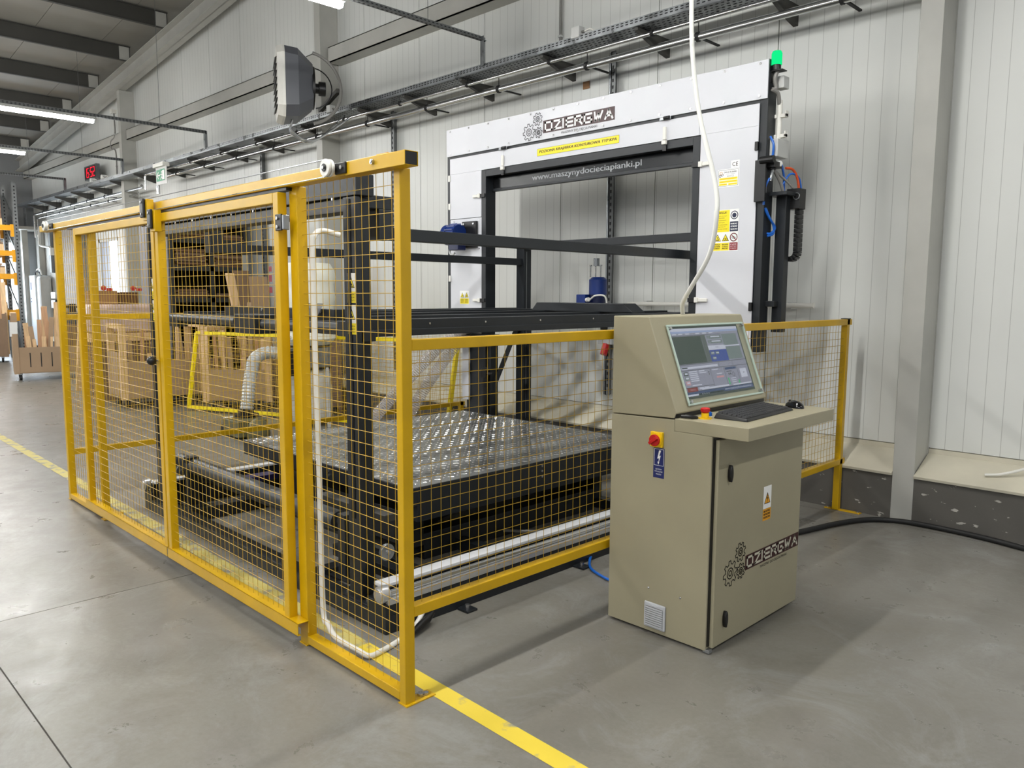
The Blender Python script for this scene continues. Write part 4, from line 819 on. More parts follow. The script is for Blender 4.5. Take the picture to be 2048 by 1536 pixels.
for nm, mm, r, pts in (('blue_air_hose', BLUEH, .008, [(-2.67, 5.13, 2.68), (-2.64, 5.12, 2.62), (-2.65, 5.13, 2.52)]), ('blue_air_hose', BLUEH, .008, [(-2.66, 5.12, 2.40), (-2.68, 5.10, 2.33), (-2.685, 5.10, 2.22)]),
        ('blue_air_hose', BLUEH, .008, [(-2.68, 5.11, 2.20), (-2.67, 5.14, 2.15), (-2.655, 5.19, 2.09), (-2.655, 5.20, 2.03), (-2.68, 5.16, 2.01)]), ('blue_air_hose', BLUEH, .008, [(-2.68, 5.12, 2.20), (-2.66, 5.15, 2.13), (-2.65, 5.21, 2.07), (-2.665, 5.18, 2.03), (-2.69, 5.16, 2.03)]),
        ('blue_air_hose', BLUEH, .008, [(-2.64, 5.24, 2.52), (-2.63, 5.27, 2.42), (-2.63, 5.28, 2.32)]), ('blue_air_hose', BLUEH, .007, [(-2.63, 5.25, 2.36), (-2.60, 5.30, 2.44), (-2.57, 5.37, 2.42), (-2.56, 5.40, 2.33)]),
        ('orange_cable', ORAN, .009, [(-2.62, 5.27, 2.48), (-2.59, 5.32, 2.47), (-2.57, 5.36, 2.40), (-2.565, 5.38, 2.28)]), ('grey_cable', GRYC, .012, [(-2.66, 5.17, 2.47), (-2.63, 5.22, 2.38), (-2.62, 5.26, 2.30)]), ('grey_cable', GRYC, .008, [(-2.65, 5.19, 2.45), (-2.61, 5.27, 2.39), (-2.58, 5.32, 2.34)])):
    MB().tube(smoothpath(pts), r, 8).build(nm, mm, ga, smooth=True)
gp('guide_post', BLK, -2.665, -2.590, 5.24, 5.31, 1.34, 2.32); gp('post_stay', BLK, -2.69, -2.62, 5.18, 5.26, 1.52, 1.56); gp('post_stay', BLK, -2.70, -2.55, 5.16, 5.30, 2.285, 2.31)
gp('chain_bracket', BLK2, -2.62, -2.525, 5.30, 5.40, 2.20, 2.34); MB().tube(arc3((-2.545, 5.295, 2.285), .022, 0, 6.283, (1, 0, 0), (0, 0, 1), 16), .004, 6, cap=False).build('bracket_ring', GALV, ga, smooth=True)
pts = [Vector((-2.555, 5.37, 2.26-.032*i)) for i in range(12)]+arc3((-2.60, 5.37, 1.90), .045, 0, -math.pi*.6, (1, 0, 0), (0, 0, 1), 4)
for i in range(len(pts)-1):
    c = (pts[i]+pts[i+1])/2; dd = (pts[i+1]-pts[i]); 
    MB().obox(c, dd, (0, 1, 0), dd.cross(Vector((0, 1, 0))), dd.length*.46, .034, .018).obox(c+Vector((0, -.036, 0)), dd, (0, 1, 0), dd.cross(Vector((0, 1, 0))), dd.length*.20, .002, .010).build('cable_chain_link', BLK2, ga, .002)

# ================================================================ CONTROL CABINET
cb = thing('control_cabinet', (-2.03, 3.39, 0), 'beige steel operator cabinet with slanted touch monitor, worktop and logo door', 'cabinet')
CY0, CY1, CX0, CXF = 2.975, 3.812, -2.312, -1.762
m = MB(); m.prism([(CX0, .012), (CXF, .012), (CXF, .9875), (-1.9555, .9875), (-1.9555, 1.040), (CX0, 1.030)], 'y', CY0, CY1); m.build('body', PEB, cb, .003)
m = MB(); m.prism([(CX0, 1.034), (-1.957, 1.046), (-1.948, 1.072), (-2.108, 1.496), (-2.114, 1.500), (CX0, 1.500)], 'y', CY0, CY1); head = m.build('monitor_hood', PEB, cb, .004)
MB().prism([(-1.972, 1.044), (-1.950, 1.048), (-1.950, 1.066), (-1.985, 1.066)], 'y', CY0+.002, CY1-.02).build('hood_slot', BLK2, cb)
wt = box('worktop', PEB, cb, -1.955, -1.590, CY0, CY1+.005, .988, 1.046, .003)
dr = box('door', PEB, cb, -1.760, -1.740, 3.000, 3.820, .022, .972, .004)
box('door_gap_shade', BLK2, cb, -1.772, -1.757, 2.985, 3.806, .03, .98)  # black sheet standing in for the shade in the door gap
MB().box(-1.775, -1.742, CY0+.001, CY0+.028, .004, .020).build('corner_foot', GALV, cb, .002); box('plinth', BLK2, cb, CX0+.02, -1.79, CY0+.02, CY1-.02, 0, .014)
for z in (.812, .138):
    m = MB(); pts = [(3.09+.013*math.cos(a_)*(1 if abs(math.sin(a_)) < .7 else .85), z+.040*math.sin(a_)) for a_ in [6.2832*k/16 for k in range(16)]]
    m.prism(pts, 'x', -1.740, -1.722); h = m.build('door_handle', BLK2, dr, .004)
# hinge strip, vent, screws, main switch
vg = box('vent_grille', PGR, cb, -2.090, -1.972, CY0-.012, CY0, .035, .158, .010)
box('vent_recess', mat('vent_shade_grey', (120, 120, 118), .6), vg, -2.080, -1.982, CY0-.0128, CY0-.0118, .043, .139)
for i in range(9): box('vent_slat', PGR, vg, -2.079, -1.983, CY0-.0165, CY0-.0122, .045+i*.0105, .0515+i*.0105, .001)
box('vent_clip', PGR, vg, -2.052, -2.012, CY0-.015, CY0-.011, .143, .148, .001)
for x, z in ((-2.074, .222), (-1.899, .221)): MB().sphere((x, CY0, z), .006, .004, .006, 10, 6).build('side_screw', BOLT, cb, smooth=True)
sw = box('main_switch_plate', YELP, cb, -2.075, -2.010, CY0-.016, CY0, .905, .975, .003)
MB().cyl((-2.043, CY0-.016, .938), (-2.043, CY0-.022, .938), .034, 24).build('switch_collar', YELP, sw, smooth=True)
MB().cyl((-2.043, CY0-.022, .938), (-2.043, CY0-.034, .938), .027, 24).obox((-2.043, CY0-.038, .938), (.8, 0, .6), (0, 1, 0), (-.6, 0, .8), .026, .007, .007).build('switch_knob', REDP, sw, .002)
F = Flat((-2.064, CY0-.0004, .759), (1, 0, 0), (0, 0, 1), .0004); F.rect(0, 0, .060, .140, PB); F.frame(.004, .058, .056, .136, .0016, PW, 2)
F.poly([(.030, .130), (.041, .130), (.032, .104), (.040, .106), (.028, .068), (.030, .092), (.021, .090)], PW, 2); F.poly([(.022, .076), (.028, .062), (.033, .077)], PW, 2)
for i, (s, w_) in enumerate((('GŁÓWNY', .034), ('WYŁĄCZNIK', .044), ('PRĄDU', .028))): F.text(s, .030-w_/2, .038-i*.0125, .0082, PW, w_, 2)
F.build('main_switch_sign', cb)
# door stickers and logo: on the door's own face (facing +x), u runs +y
F = Flat((-1.7396, 3.420, .524), (0, 1, 0), (0, 0, 1), .0004); F.rect(0, .058, .078, .168, PW); F.rect(0, 0, .078, .057, PO, 1); triangle(F, .039, .082, .062, PO)
F.line([(.042, .128), (.034, .108), (.044, .110), (.036, .090)], .004, INK, 4)
for i, s in enumerate(('NIE DOTYKAC', 'URZADZENIE', 'ELEKTRYCZNE')): F.text(s, .008, .040-i*.015, .010, INK, .062, 2, bold=.001)
F.build('high_voltage_sticker', dr)
F = Flat((-1.7396, 3.268, .318), (0, 1, 0), (0, 0, 1), .0004); company_logo(F, 0, 0, .545, .072, -.135, .060, PM, mat('logo_beige', (198, 194, 176), .45), 'MASZYNY DO CIĘCIA PIANKI'); F.build('company_logo', dr)
# monitor on the slanted face
e_up = Vector((-2.108+1.948, 0, 1.496-1.072)).normalized(); e_n = Vector((e_up.z, 0, -e_up.x)); e_y = Vector((0, 1, 0))
def onface(yy, s): return Vector((-1.948, yy, 1.072))+e_up*s
glm = mat('greenish_acrylic', (190, 214, 200), .05, 0, alpha=.07)
c0 = onface(3.425, .215)
gl = MB(); W2, H2 = .350, .196
def fr(m, w, h, t, d0, d1):
    for a, b, c, d in ((-w, w, h-t, h), (-w, w, -h, -h+t), (-w, -w+t, -h+t, h-t), (w-t, w, -h+t, h-t)):
        m.obox(c0+e_y*((a+b)/2)+e_up*((c+d)/2)+e_n*((d0+d1)/2), e_y, e_up, e_n, (b-a)/2, (d-c)/2, (d1-d0)/2)
fr(gl, W2, H2, .010, .006, .014); gf = gl.build('acrylic_cover_edge', mat('acrylic_edge', (196, 214, 202), .15, 0, alpha=.85), cb, .002)
MB().obox(c0+e_n*.012, e_y, e_up, e_n, W2-.010, H2-.010, .0015).build('acrylic_cover', glm, gf)
for sy in (-1, 1):
    for su in (-1, 1): p = c0+e_y*(sy*(W2-.018))+e_up*(su*(H2-.018)); MB().cyl(p, p+e_n*.022, .008, 12).build('acrylic_screw', BOLT, gf, smooth=True)
SL, SB, SW, SH = 3.098, .062, .612, .330
def scr(n, rgb, s=.23): return emis('screen_'+n, tuple(v/255 for v in []) or lin(rgb), s)
SG = scr('grey', (150, 148, 168)); SD = scr('dark', (58, 62, 60)); SBl = scr('blue', (58, 72, 158)); SN = scr('navy', (64, 74, 118)); SWh = scr('light', (206, 208, 226)); STop = scr('titlebar', (158, 172, 212)); SGr = scr('green', (70, 180, 120)); SRd = scr('red', (132, 34, 44)); SPk = scr('pink', (205, 150, 160)); SK = scr('black', (24, 24, 34)); SGG = scr('grey_green', (120, 130, 132))
F = Flat(Vector((-1.948, SL, 1.072))+e_up*SB+e_n*.0012, e_y, e_up, .0013)
k = SW/612
def R(u0, v0, u1, v1, m, l=2): F.rect(u0*k, SH-v1*k, u1*k, SH-v0*k, m, l)   # screen drawn in its own pixels, v down
F.rect(-.012, -.012, SW+.012, SH+.012, BLK2, .5); R(0, 0, 612, 330, SG, 1); R(0, 0, 612, 14, SWh); R(0, 14, 612, 24, STop); R(0, 24, 612, 34, SG)
for u in (8, 60, 120, 210, 270, 330): R(u, 26, u+36, 31, SWh, 3)
R(0, 36, 440, 38, SK); R(4, 40, 250, 176, SD); R(252, 36, 290, 176, scr('olive', (92, 96, 96)))
for v in (42, 66): R(300, v, 316, v+16, SGG, 3); R(322, v, 436, v+18, SGG); R(336, v+4, 420, v+10, SWh, 3); R(326, v+2, 432, v+3, SK, 3)
R(290, 94, 452, 116, SWh); R(290, 118, 452, 176, SBl); F.text('PROJEKT', .355, SH-.108, .006, SK, .03, 3)
for u, v in ((298, 126), (342, 126), (304, 152)): R(u, v, u+32, v+15, SGG, 3); R(u+3, v+5, u+29, v+9, SWh, 4)
R(444, 38, 586, 98, SGG); R(448, 98, 592, 104, SWh, 3); R(452, 106, 592, 172, SGG); R(0, 178, 612, 180, SK); R(10, 190, 330, 200, SWh, 2); R(12, 192, 60, 197, SK, 3)
R(340, 180, 342, 206, SK); R(470, 178, 472, 204, SK); R(0, 206, 612, 208, SK)
for v, mm in ((214, SD), (236, SGG), (258, SPk)): R(14, v, 50, v+18, mm, 3); R(20, v+4, 44, v+12, SWh, 4)
for i in range(6): R(60, 212+i*9, 130, 217+i*9, SWh, 3)
R(146, 212, 196, 217, SWh, 3); R(146, 222, 210, 226, SWh, 3); R(226, 222, 234, 228, SK, 3); R(226, 232, 234, 238, SK, 3); R(60, 278, 140, 283, SWh, 3)
R(0, 288, 250, 290, SK); R(250, 208, 252, 308, SK); R(376, 208, 378, 300, SK); R(500, 208, 502, 300, SK); R(8, 290, 96, 310, SRd, 3); F.text('Awaria', .030, SH-.304, .009, SPk, .045, 4)
R(110, 294, 150, 302, SWh, 3); R(156, 294, 196, 302, SWh, 3); R(262, 214, 320, 218, SWh, 3); R(296, 236, 346, 241, SWh, 3); R(290, 250, 356, 259, SPk, 3)
R(382, 212, 490, 224, SN, 3); R(390, 232, 440, 235, SK, 3); R(404, 242, 412, 252, SK, 3); R(420, 242, 428, 252, SK, 3); R(386, 266, 398, 300, SGr, 3); R(480, 282, 492, 300, SGr, 3)
F.ring(.452, SH-.250, .010, .002, SK, 3, 14)
for v in (268, 278, 288): R(416, v, 462, v+4, SWh, 3)
R(520, 226, 584, 272, SWh, 3); R(545, 246, 558, 249, SK, 4)
R(0, 308, 612, 310, SK); R(130, 298, 380, 306, SWh, 3); R(420, 300, 600, 307, SWh, 3)
R(0, 310, 612, 330, SN, 2); F.text('www.maszynydocieciapianki.pl', .330, .003, .014, SWh, .262, 3); R(0, 322, 90, 330, SWh, 3); R(92, 322, 320, 330, SK, 3)
for u in (120, 138, 156, 174): R(u, 324, u+6, 328, SWh, 4)
F.build('monitor_screen', cb)
# emergency stop on the worktop
es = MB().cyl((-1.861, 3.075, 1.046), (-1.861, 3.075, 1.050), .030, 24).cyl((-1.861, 3.075, 1.050), (-1.861, 3.075, 1.072), .017, 20).build('emergency_stop', YELP, cb, smooth=True)
MB().cyl((-1.861, 3.075, 1.072), (-1.861, 3.075, 1.079), .014, 18, .021).cyl((-1.861, 3.075, 1.079), (-1.861, 3.075, 1.092), .021, 20).cyl((-1.861, 3.075, 1.092), (-1.861, 3.075, 1.096), .021, 20, .014).build('stop_button', REDP, es, smooth=True)
tag(MB().cyl((-1.895, 3.165, 1.046), (-1.895, 3.165, 1.060), .014, 14).cyl((-1.895, 3.165, 1.060), (-1.895, 3.165, 1.064), .010, 14).build('push_button', BLUEH, cb, smooth=True))
MB().tube(smoothpath([(-1.93, 3.02, 1.056), (-1.90, 3.04, 1.052), (-1.88, 3.035, 1.052), (-1.90, 3.01, 1.056), (-1.935, 2.995, 1.056)]), .008, 8).build('cable_stub', BLK2, cb, smooth=True)
# keyboard, mouse
KA = Vector((-1.673, 3.115, 0)); KB = Vector((-1.861, 3.195, 0)); KC = Vector((-1.640, 3.560, 0)); 
ka = (Vector((-1.702, 3.651, 0))-KA).normalized(); kb_ = Vector((-ka.y, ka.x, 0)); kb_ = kb_ if kb_.x < 0 else -kb_
kt = thing('keyboard', (-1.76, 3.39, 1.047), 'black computer keyboard lying on the cabinet worktop', 'keyboard'); KZ = 1.0465
def K(s, t, z): return KA+ka*s+kb_*t+Vector((0, 0, z))
KL, KD = .50, .165
m = MB(); m.add([K(0, 0, KZ), K(KL, 0, KZ), K(KL, KD, KZ), K(0, KD, KZ), K(.008, .006, KZ+.012), K(KL-.008, .006, KZ+.012), K(KL-.012, KD-.008, KZ+.026), K(.012, KD-.008, KZ+.026)], [(0, 1, 2, 3), (4, 5, 6, 7), (0, 1, 5, 4), (1, 2, 6, 5), (2, 3, 7, 6), (3, 0, 4, 7)])
m.build('keyboard_case', BLK2, kt, .004)
KEY = mat('black_key', (40, 40, 43), .45); first = None; nrm = (K(.1, KD, .026)-K(.1, 0, .012)).normalized()
for row in range(6):
    u = .02; cols = 20
    for c in range(cols):
        if row == 0 and 4 <= c <= 8 and c != 4: continue
        wd = .0205*(5 if (row == 0 and c == 4) else 1); s0 = .02+c*.0228
        a, b = s0, s0+wd; t0 = .018+row*.0232; t1 = t0+.0195
        zz = lambda t: KZ+.012+.014*t/KD
        mk = MB(); mk.add([K(a, t0, zz(t0)), K(b, t0, zz(t0)), K(b, t1, zz(t1)), K(a, t1, zz(t1)), K(a+.002, t0+.002, zz(t0)+.006), K(b-.002, t0+.002, zz(t0)+.006), K(b-.002, t1-.002, zz(t1)+.006), K(a+.002, t1-.002, zz(t1)+.006)],
            [(4, 5, 6, 7), (0, 1, 5, 4), (1, 2, 6, 5), (2, 3, 7, 6), (3, 0, 4, 7)]); mk.build('key', KEY, kt)
mt = thing('computer_mouse', (-1.745, 3.715, 1.047), 'black computer mouse beside the keyboard on the cabinet worktop', 'mouse')
m = MB(); m.sphere((0, 0, 0), .058, .034, .034, 20, 10, 0, .5); R_ = Matrix.Rotation(math.radians(155), 3, 'Z'); m.v = [R_ @ p+Vector((-1.745, 3.715, 1.047)) for p in m.v]; m.build('mouse_shell', mat('glossy_black', (14, 14, 15), .15), mt, smooth=True)
wv = R_ @ Vector((.036, 0, .028))+Vector((-1.745, 3.715, 1.047)); MB().cyl(wv+Vector((0, -.004, 0)), wv+Vector((0, .004, 0)), .006, 12).build('scroll_wheel', RUB, mt, smooth=True)
# hoses and cables
tag(MB().tube(smoothpath([(-2.27, 3.55, 3.9), (-2.285, 3.52, 3.06), (-2.21, 3.48, 2.56), (-2.06, 3.42, 2.15), (-2.02, 3.38, 1.98), (-2.05, 3.38, 1.80), (-2.16, 3.40, 1.64), (-2.24, 3.45, 1.56), (-2.27, 3.5, 1.498)], 8), .0115, 10).build('supply_hose', mat('pale_translucent_hose', (214, 214, 208), .3), smooth=True, org=(-2.27, 3.5, 1.5)), 'pale plastic supply hose hanging from above into the top of the cabinet', 'hose')
tag(MB().tube(smoothpath([(-2.30, 4.9, .02), (-2.255, 5.0, .02), (-2.165, 5.36, .02), (-2.06, 5.60, .02), (-1.92, 5.715, .02), (-1.75, 5.755, .02), (-1.42, 5.74, .02), (-1.115, 5.67, .02), (-.6, 5.5, .02), (.4, 5.2, .02)], 8), .018, 12).build('floor_power_cable', RUB, smooth=True, org=(-2, 5.6, .02)), 'thick black power cable curving over the floor in front of the grey kerb', 'cable')
tag(MB().tube(smoothpath([(-2.90, 3.62, .10), (-2.93, 3.60, .03), (-2.84, 3.47, .012), (-2.73, 3.40, .012), (-2.55, 3.36, .012), (-2.30, 3.40, .012)], 8), .008, 10).build('floor_air_hose', BLUEH, smooth=True, org=(-2.8, 3.4, .01)), 'blue air hose on the floor running behind the control cabinet', 'hose')
tag(MB().tube(smoothpath([(-2.90, 2.30, .10), (-2.86, 2.20, .03), (-2.81, 2.07, .012), (-2.775, 1.95, .012), (-2.765, 1.87, .015), (-2.82, 1.845, .03), (-2.92, 1.80, .07), (-2.97, 1.79, .12), (-3.03, 1.80, .20), (-3.035, 1.80, .9), (-3.05, 1.80, 1.75), (-3.06, 1.815, 1.84), (-3.10, 1.88, 1.875), (-3.08, 1.96, 1.86)], 8), .0125, 10).build('white_gate_cable', WHTP, smooth=True, org=(-2.9, 1.9, .01)), 'thick white cable tied down the narrow fixed fence bay and across the floor', 'cable')
tag(MB().tube([(-2.80, 2.13, .022), (-2.83, 2.20, .03), (-2.85, 2.26, .04), (-2.87, 2.31, .055)], [.014, .020, .020, .012], 10).build('cable_connector', BLK2, smooth=True, org=(-2.8, 2.3, .03)), 'black cable connector lying on the floor beside the corner of the base frame', 'connector')
# ================================================================ BACKGROUND
def rot(o, a):   # local frame on the floor: u along, v depth
    c, s = math.cos(a), math.sin(a); return Vector((c, s, 0)), Vector((-s, c, 0)), Vector(o)
def lb(m, fr_, u0, u1, v0, v1, z0, z1):
    U, V, O = fr_; return m.obox(O+U*((u0+u1)/2)+V*((v0+v1)/2)+Vector((0, 0, (z0+z1)/2)), U, V, (0, 0, 1), abs(u1-u0)/2, abs(v1-v0)/2, abs(z1-z0)/2)
def P3(fr_, u, v, z): U, V, O = fr_; return O+U*u+V*v+Vector((0, 0, z))
def cart(o, a, w, lab, h=1.2, d=.75, slots_=True, front_h=.46, mm=MDF, post=MDF):
    fr_ = rot(o, a); t = thing('board_trolley', o, lab, 'trolley')
    lb(MB(), fr_, 0, w, 0, d, .13, .17).build('deck', mm, t); 
    for u in (0, w-.03): lb(MB(), fr_, u, u+.03, 0, d, .13, .17+front_h+.1).build('side_board', mm, t)
    for u in (0, w-.09):
        lb(MB(), fr_, u, u+.09, -.03, .02, .12, h).build('corner_post', post, t, .003); lb(MB(), fr_, u, u+.09, d-.03, d+.02, .12, h).build('corner_post', post, t)
        lb(MB(), fr_, u, u+.09, 0, d, h-.06, h).build('top_bar', PINE, t)
    lb(MB(), fr_, .09, w-.09, -.02, 0, .14, .14+front_h).build('front_panel', mm, t)
    if slots_:
        m = MB()
        for i in range(4): u = .25+i*.17+(.1 if i == 3 else 0); lb(m, fr_, u, u+.016, -.022, -.019, .24, .50)
        m.build('finger_slot', DARKS, t)
    for u in (.10, w-.12):
        for v in (.08, d-.08):
            c = lb(MB(), fr_, u-.03, u+.03, v-.03, v+.03, .10, .13).build('castor', GALV, t)
            MB().cyl(P3(fr_, u-.02, v, .055), P3(fr_, u+.02, v, .055), .055, 14).build('castor_wheel', RUB, c, smooth=True); MB().cyl(P3(fr_, u-.024, v, .055), P3(fr_, u+.024, v, .055), .03, 10).build('wheel_rim', GALV, c, smooth=True)
    return fr_, t
def strips(fr_, n, u0, u1, v, z0, hs, lab, grp, mats=(BEECH, PINE, MDF), wd=(.04, .09)):
    for i in range(n):
        u = u0+(u1-u0)*(i+.5)/n; h = random.uniform(*hs); w_ = random.uniform(*wd); ln = random.uniform(-.09, .09)*h; vv = v+random.uniform(-.04, .05)
        base = P3(fr_, u, vv, z0); top = P3(fr_, u+ln, vv+.10, z0+h)
        mm = mats[i % len(mats)]; cn = {'pine_wood': 'pale pine', 'beech_wood': 'reddish beech', 'mdf_board': 'brown'}[mm.name]
        tag(MB().bar(base, top, .014, w_, up=fr_[0]).build('wood_strip', mm, org=base), '%s upright strip, %s from the left in the %s' % (cn, ['first', 'second', 'third', 'fourth', 'fifth', 'sixth', 'seventh', 'eighth', 'ninth', 'tenth', 'eleventh', 'twelfth'][i], lab), 'wood strip', grp)
# nearest trolley on the left, with offcuts
ORD = ['first', 'second', 'third', 'fourth', 'fifth', 'sixth', 'seventh', 'eighth', 'ninth', 'tenth', 'eleventh', 'twelfth', 'thirteenth']
f1, t1 = cart((-16.24, 3.495, 0), math.radians(79), 1.25, 'mdf trolley full of upright wood strips, front-most at the left edge', 1.22, .7)
strips(f1, 10, .20, .85, .16, .17, (.75, 1.30), 'left-most mdf trolley', 'wood strips in the left trolley', wd=(.06, .11))
strips(f1, 5, .22, .75, .05, .17, (.55, .66), 'front row of the left-most trolley', 'short strips in the left trolley', (PINE,))
bq = P3(f1, 1.02, .25, .17); tag(MB().obox(bq+Vector((0, 0, .42)), f1[0]+Vector((0, 0, -.2)), f1[1], (0, 0, 1), .14, .012, .40).build('board_offcut', MDF2, org=bq), 'brown board standing at the right of the left-most trolley', 'board')
tag(MB().obox(P3(f1, .03, -.04, .93), f1[0], f1[1], (.15, 0, 1), .06, .002, .13).build('paper_tag', PW, org=P3(f1, .0, -.04, .9)), 'white paper tag hanging on the left-most trolley post', 'tag')
f2, t2 = cart((-20.95, 3.25, 0), math.radians(78), 1.15, 'dark brown board trolley behind the left-most one at the left edge', 1.10, .8, False, .85, MDF2, MDF2)
strips(f2, 3, .75, 1.2, .2, .17, (1.5, 1.8), 'brown trolley at the left edge', 'long planks at the left edge', (PINE, BEECH), (.09, .12))
f3, t3 = cart((-12.754, 3.654, 0), math.radians(74), .56, 'mdf trolley behind the left fixed bay of the yellow fence', 1.15, .6, False)
strips(f3, 4, .10, .48, .15, .17, (.6, 1.05), 'trolley behind the left fence bay', 'wood strips behind the left fence bay')
f4, t4 = cart((-11.346, 3.69, 0), math.radians(86), 1.16, 'mdf trolley with pale corner post seen through the left gate leaf', 1.16, .6, False, .50, MDF, PINE)
strips(f4, 7, .15, 1.0, .2, .17, (.55, .95), 'trolley with the pale corner post', 'wood strips in the middle trolley', (MDF, BEECH, PINE))
f5, t5 = cart((-10.487, 4.47, 0), math.radians(45), .95, 'mdf trolley behind the loose yellow mesh panel', 1.14, .62, False, .42, MDF, PINE)
strips(f5, 8, .12, .85, .12, .17, (.6, 1.30), 'trolley behind the loose yellow panel', 'wood strips behind the loose panel', wd=(.04, .07))
for (p, q, w_, th, mm, lab, hole) in ((( -10.9, 5.36, .2), (-10.9, 5.09, 1.88), .11, .06, PINE, 'thick pale plank leaning among boards behind the bed of the machine', 0), ((-10.86, 5.34, .2), (-10.93, 5.27, 1.92), .25, .018, MDF2, 'tall brown board with a round hole leaning behind the machine bed', 1), ((-10.86, 5.60, .2), (-10.9, 5.52, 1.84), .29, .018, MDF, 'tall plain brown board right of the one with a hole', 0)):
    p = Vector(p); q = Vector(q); o = MB().obox((p+q)/2, q-p, (0, 1, 0), (1, 0, .02), (q-p).length/2, w_/2, th/2).build('leaning_board', mm, org=p); tag(o, lab, 'board')
    if hole: MB().cyl(q+Vector((th/2+.001, .03, -.10)), q+Vector((th/2+.003, .03, -.10)), .02, 12).build('round_hole', DARKS, o)
tag(box('partition_board', mat('beige_partition', (140, 130, 120), .6), None, -21.85, -20.35, 5.86, 5.90, .50, 3.10, org=(-21, 5.9, .5)), 'beige upright board panel by the wall behind the left fence bay', 'board')
t = thing('curved_panel_board', (-9.3, 5.6, 0), 'brown board with rounded top corner behind the right post of the machine', 'board')
MB().prism([(-9.45, .02), (-8.85, .02), (-8.85, 1.34), (-9.30, 1.34), (-9.42, 1.28), (-9.45, 1.16)], 'y', 5.60, 5.63).build('panel', MDF2, t)
for x in (-9.35, -8.95): MB().cyl((x, 5.56, .05), (x, 5.62, .05), .05, 12).build('castor_wheel', RUB, t, smooth=True)
bq = Vector((-9.15, 5.9, .5)); tag(MB().bar((-9.05, 5.85, .5), (-8.85, 5.98, 2.0), .02, .12, up=(1, 0, 0)).build('leaning_plank', BEECH, org=bq), 'reddish plank leaning on the wall left of the machine post', 'board')
# wrapped pallet, carton, tape guns on the middle trolley
t = thing('wrapped_pallet_load', (-12.4, 4.1, 0), 'stretch-wrapped pinkish load behind the left gate leaf', 'load'); lb(MB(), rot((-12.35, 3.62, 0), math.radians(80)), 0, 1.0, 0, .6, 1.00, 1.42).build('wrapped_block', WRAP, t, .05)
lb(MB(), rot((-12.35, 3.62, 0), math.radians(80)), .0, 1.0, 0, .6, .88, 1.0).build('pallet', PINE, t); lb(MB(), rot((-12.35, 3.62, 0), math.radians(80)), .05, .95, .05, .55, .0, .88).build('support_crate', MDF2, t)
cf = rot((-12.55, 3.70, 0), math.radians(80)); tag(lb(MB(), cf, 0, .38, 0, .35, 1.422, 1.62).build('cardboard_carton', CARD, org=P3(cf, 0, 0, 1.42)), 'brown cardboard carton on top of the wrapped load', 'carton')
tag(lb(MB(), cf, .40, .68, .05, .35, 1.422, 1.60).build('dark_carton', mat('dark_carton', (96, 66, 40), .8), org=P3(cf, .52, 0, 1.42)), 'darker brown carton beside the paler one on the wrapped load', 'carton')
for u, lab in ((.22, 'red tape dispenser lying on the left part of the carton'), (.62, 'red tape dispenser standing over the darker carton')):
    t = thing('tape_dispenser', P3(cf, u, .1, 1.62), lab, 'dispenser'); MB().cyl(P3(cf, u, .10, 1.66), P3(cf, u, .13, 1.66), .038, 14).build('tape_roll', REDP, t, smooth=True); lb(MB(), cf, u+.04, u+.12, .10, .14, 1.62, 1.66).build('handle', REDP, t, .004)
st = thing('upright_timber', (-14.0, 4.3, 0), 'pale squared timber standing upright left of the carton', 'timber'); MB().bar((-14.0, 3.9, .0), (-13.85, 4.0, 1.82), .07, .07).build('timber', PINE, st)
# dark racking with board stacks
rk = thing('board_shelving', (-12.6, 5.3, 0), 'dark shelving stacked with brown boards behind the machine on the left', 'shelving')
DKS = mat('dark_steel_rack', (40, 42, 42), .55); RX0, RX1, RY0, RY1 = -13.1, -12.0, 4.68, 5.92
for y in (RY0, (RY0+RY1)/2, RY1-.06):
    for x in (RX0, RX1-.06): box('upright', DKS, rk, x, x+.06, y, y+.06, 0, 2.95)
box('front_stile', STEELC, rk, RX1+.0, RX1+.012, RY1-.10, RY1-.0, .3, 2.2)
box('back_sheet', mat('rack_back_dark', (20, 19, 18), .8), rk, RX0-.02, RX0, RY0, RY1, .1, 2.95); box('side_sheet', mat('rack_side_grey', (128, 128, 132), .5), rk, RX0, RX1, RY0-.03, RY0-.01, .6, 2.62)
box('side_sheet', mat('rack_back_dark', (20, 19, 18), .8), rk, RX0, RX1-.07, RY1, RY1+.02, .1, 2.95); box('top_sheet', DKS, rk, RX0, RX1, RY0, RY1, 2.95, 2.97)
LV = (.55, 1.17, 1.52, 2.00, 2.42, 2.74)
for z in LV: box('shelf_beam', DKS, rk, RX1-.03, RX1, RY0+.06, RY1-.06, z-.07, z); box('shelf_deck', DKS, rk, RX0, RX1-.03, RY0, RY1, z-.03, z)
DKB = mat('dark_brown_board', (96, 74, 56), .7, 0, .1, 4); DKC = mat('mid_brown_board', (116, 86, 60), .75, 0, .1, 4)
LN = ('lowest', 'second', 'third', 'fourth', 'fifth', 'top')
for li, (z, n_, hh) in enumerate(((.55, 9, .024), (1.17, 4, .020), (1.52, 6, .020), (2.00, 11, .022), (2.42, 7, .020), (2.74, 4, .02))):
    for half in (0, 1):
        y0 = RY0+.07+half*.60; zz = z+.002
        for i in range(n_ if half == 0 else max(2, n_-3)):
            a, b = y0+random.uniform(0, .05), y0+.52-random.uniform(0, .06)
            tag(box('stacked_board', (DKB, DKC, DKB, MDF2)[(i+half) % 4], None, RX0+.1, RX1-.05+random.uniform(0, .07), a, b, zz, zz+hh, org=(RX1, a, zz)), 'brown board, %s from the bottom of the %s stack on the %s shelf' % (ORD[i], ('left', 'right')[half], LN[li]), 'board', 'boards on the dark shelving'); zz += hh+.002
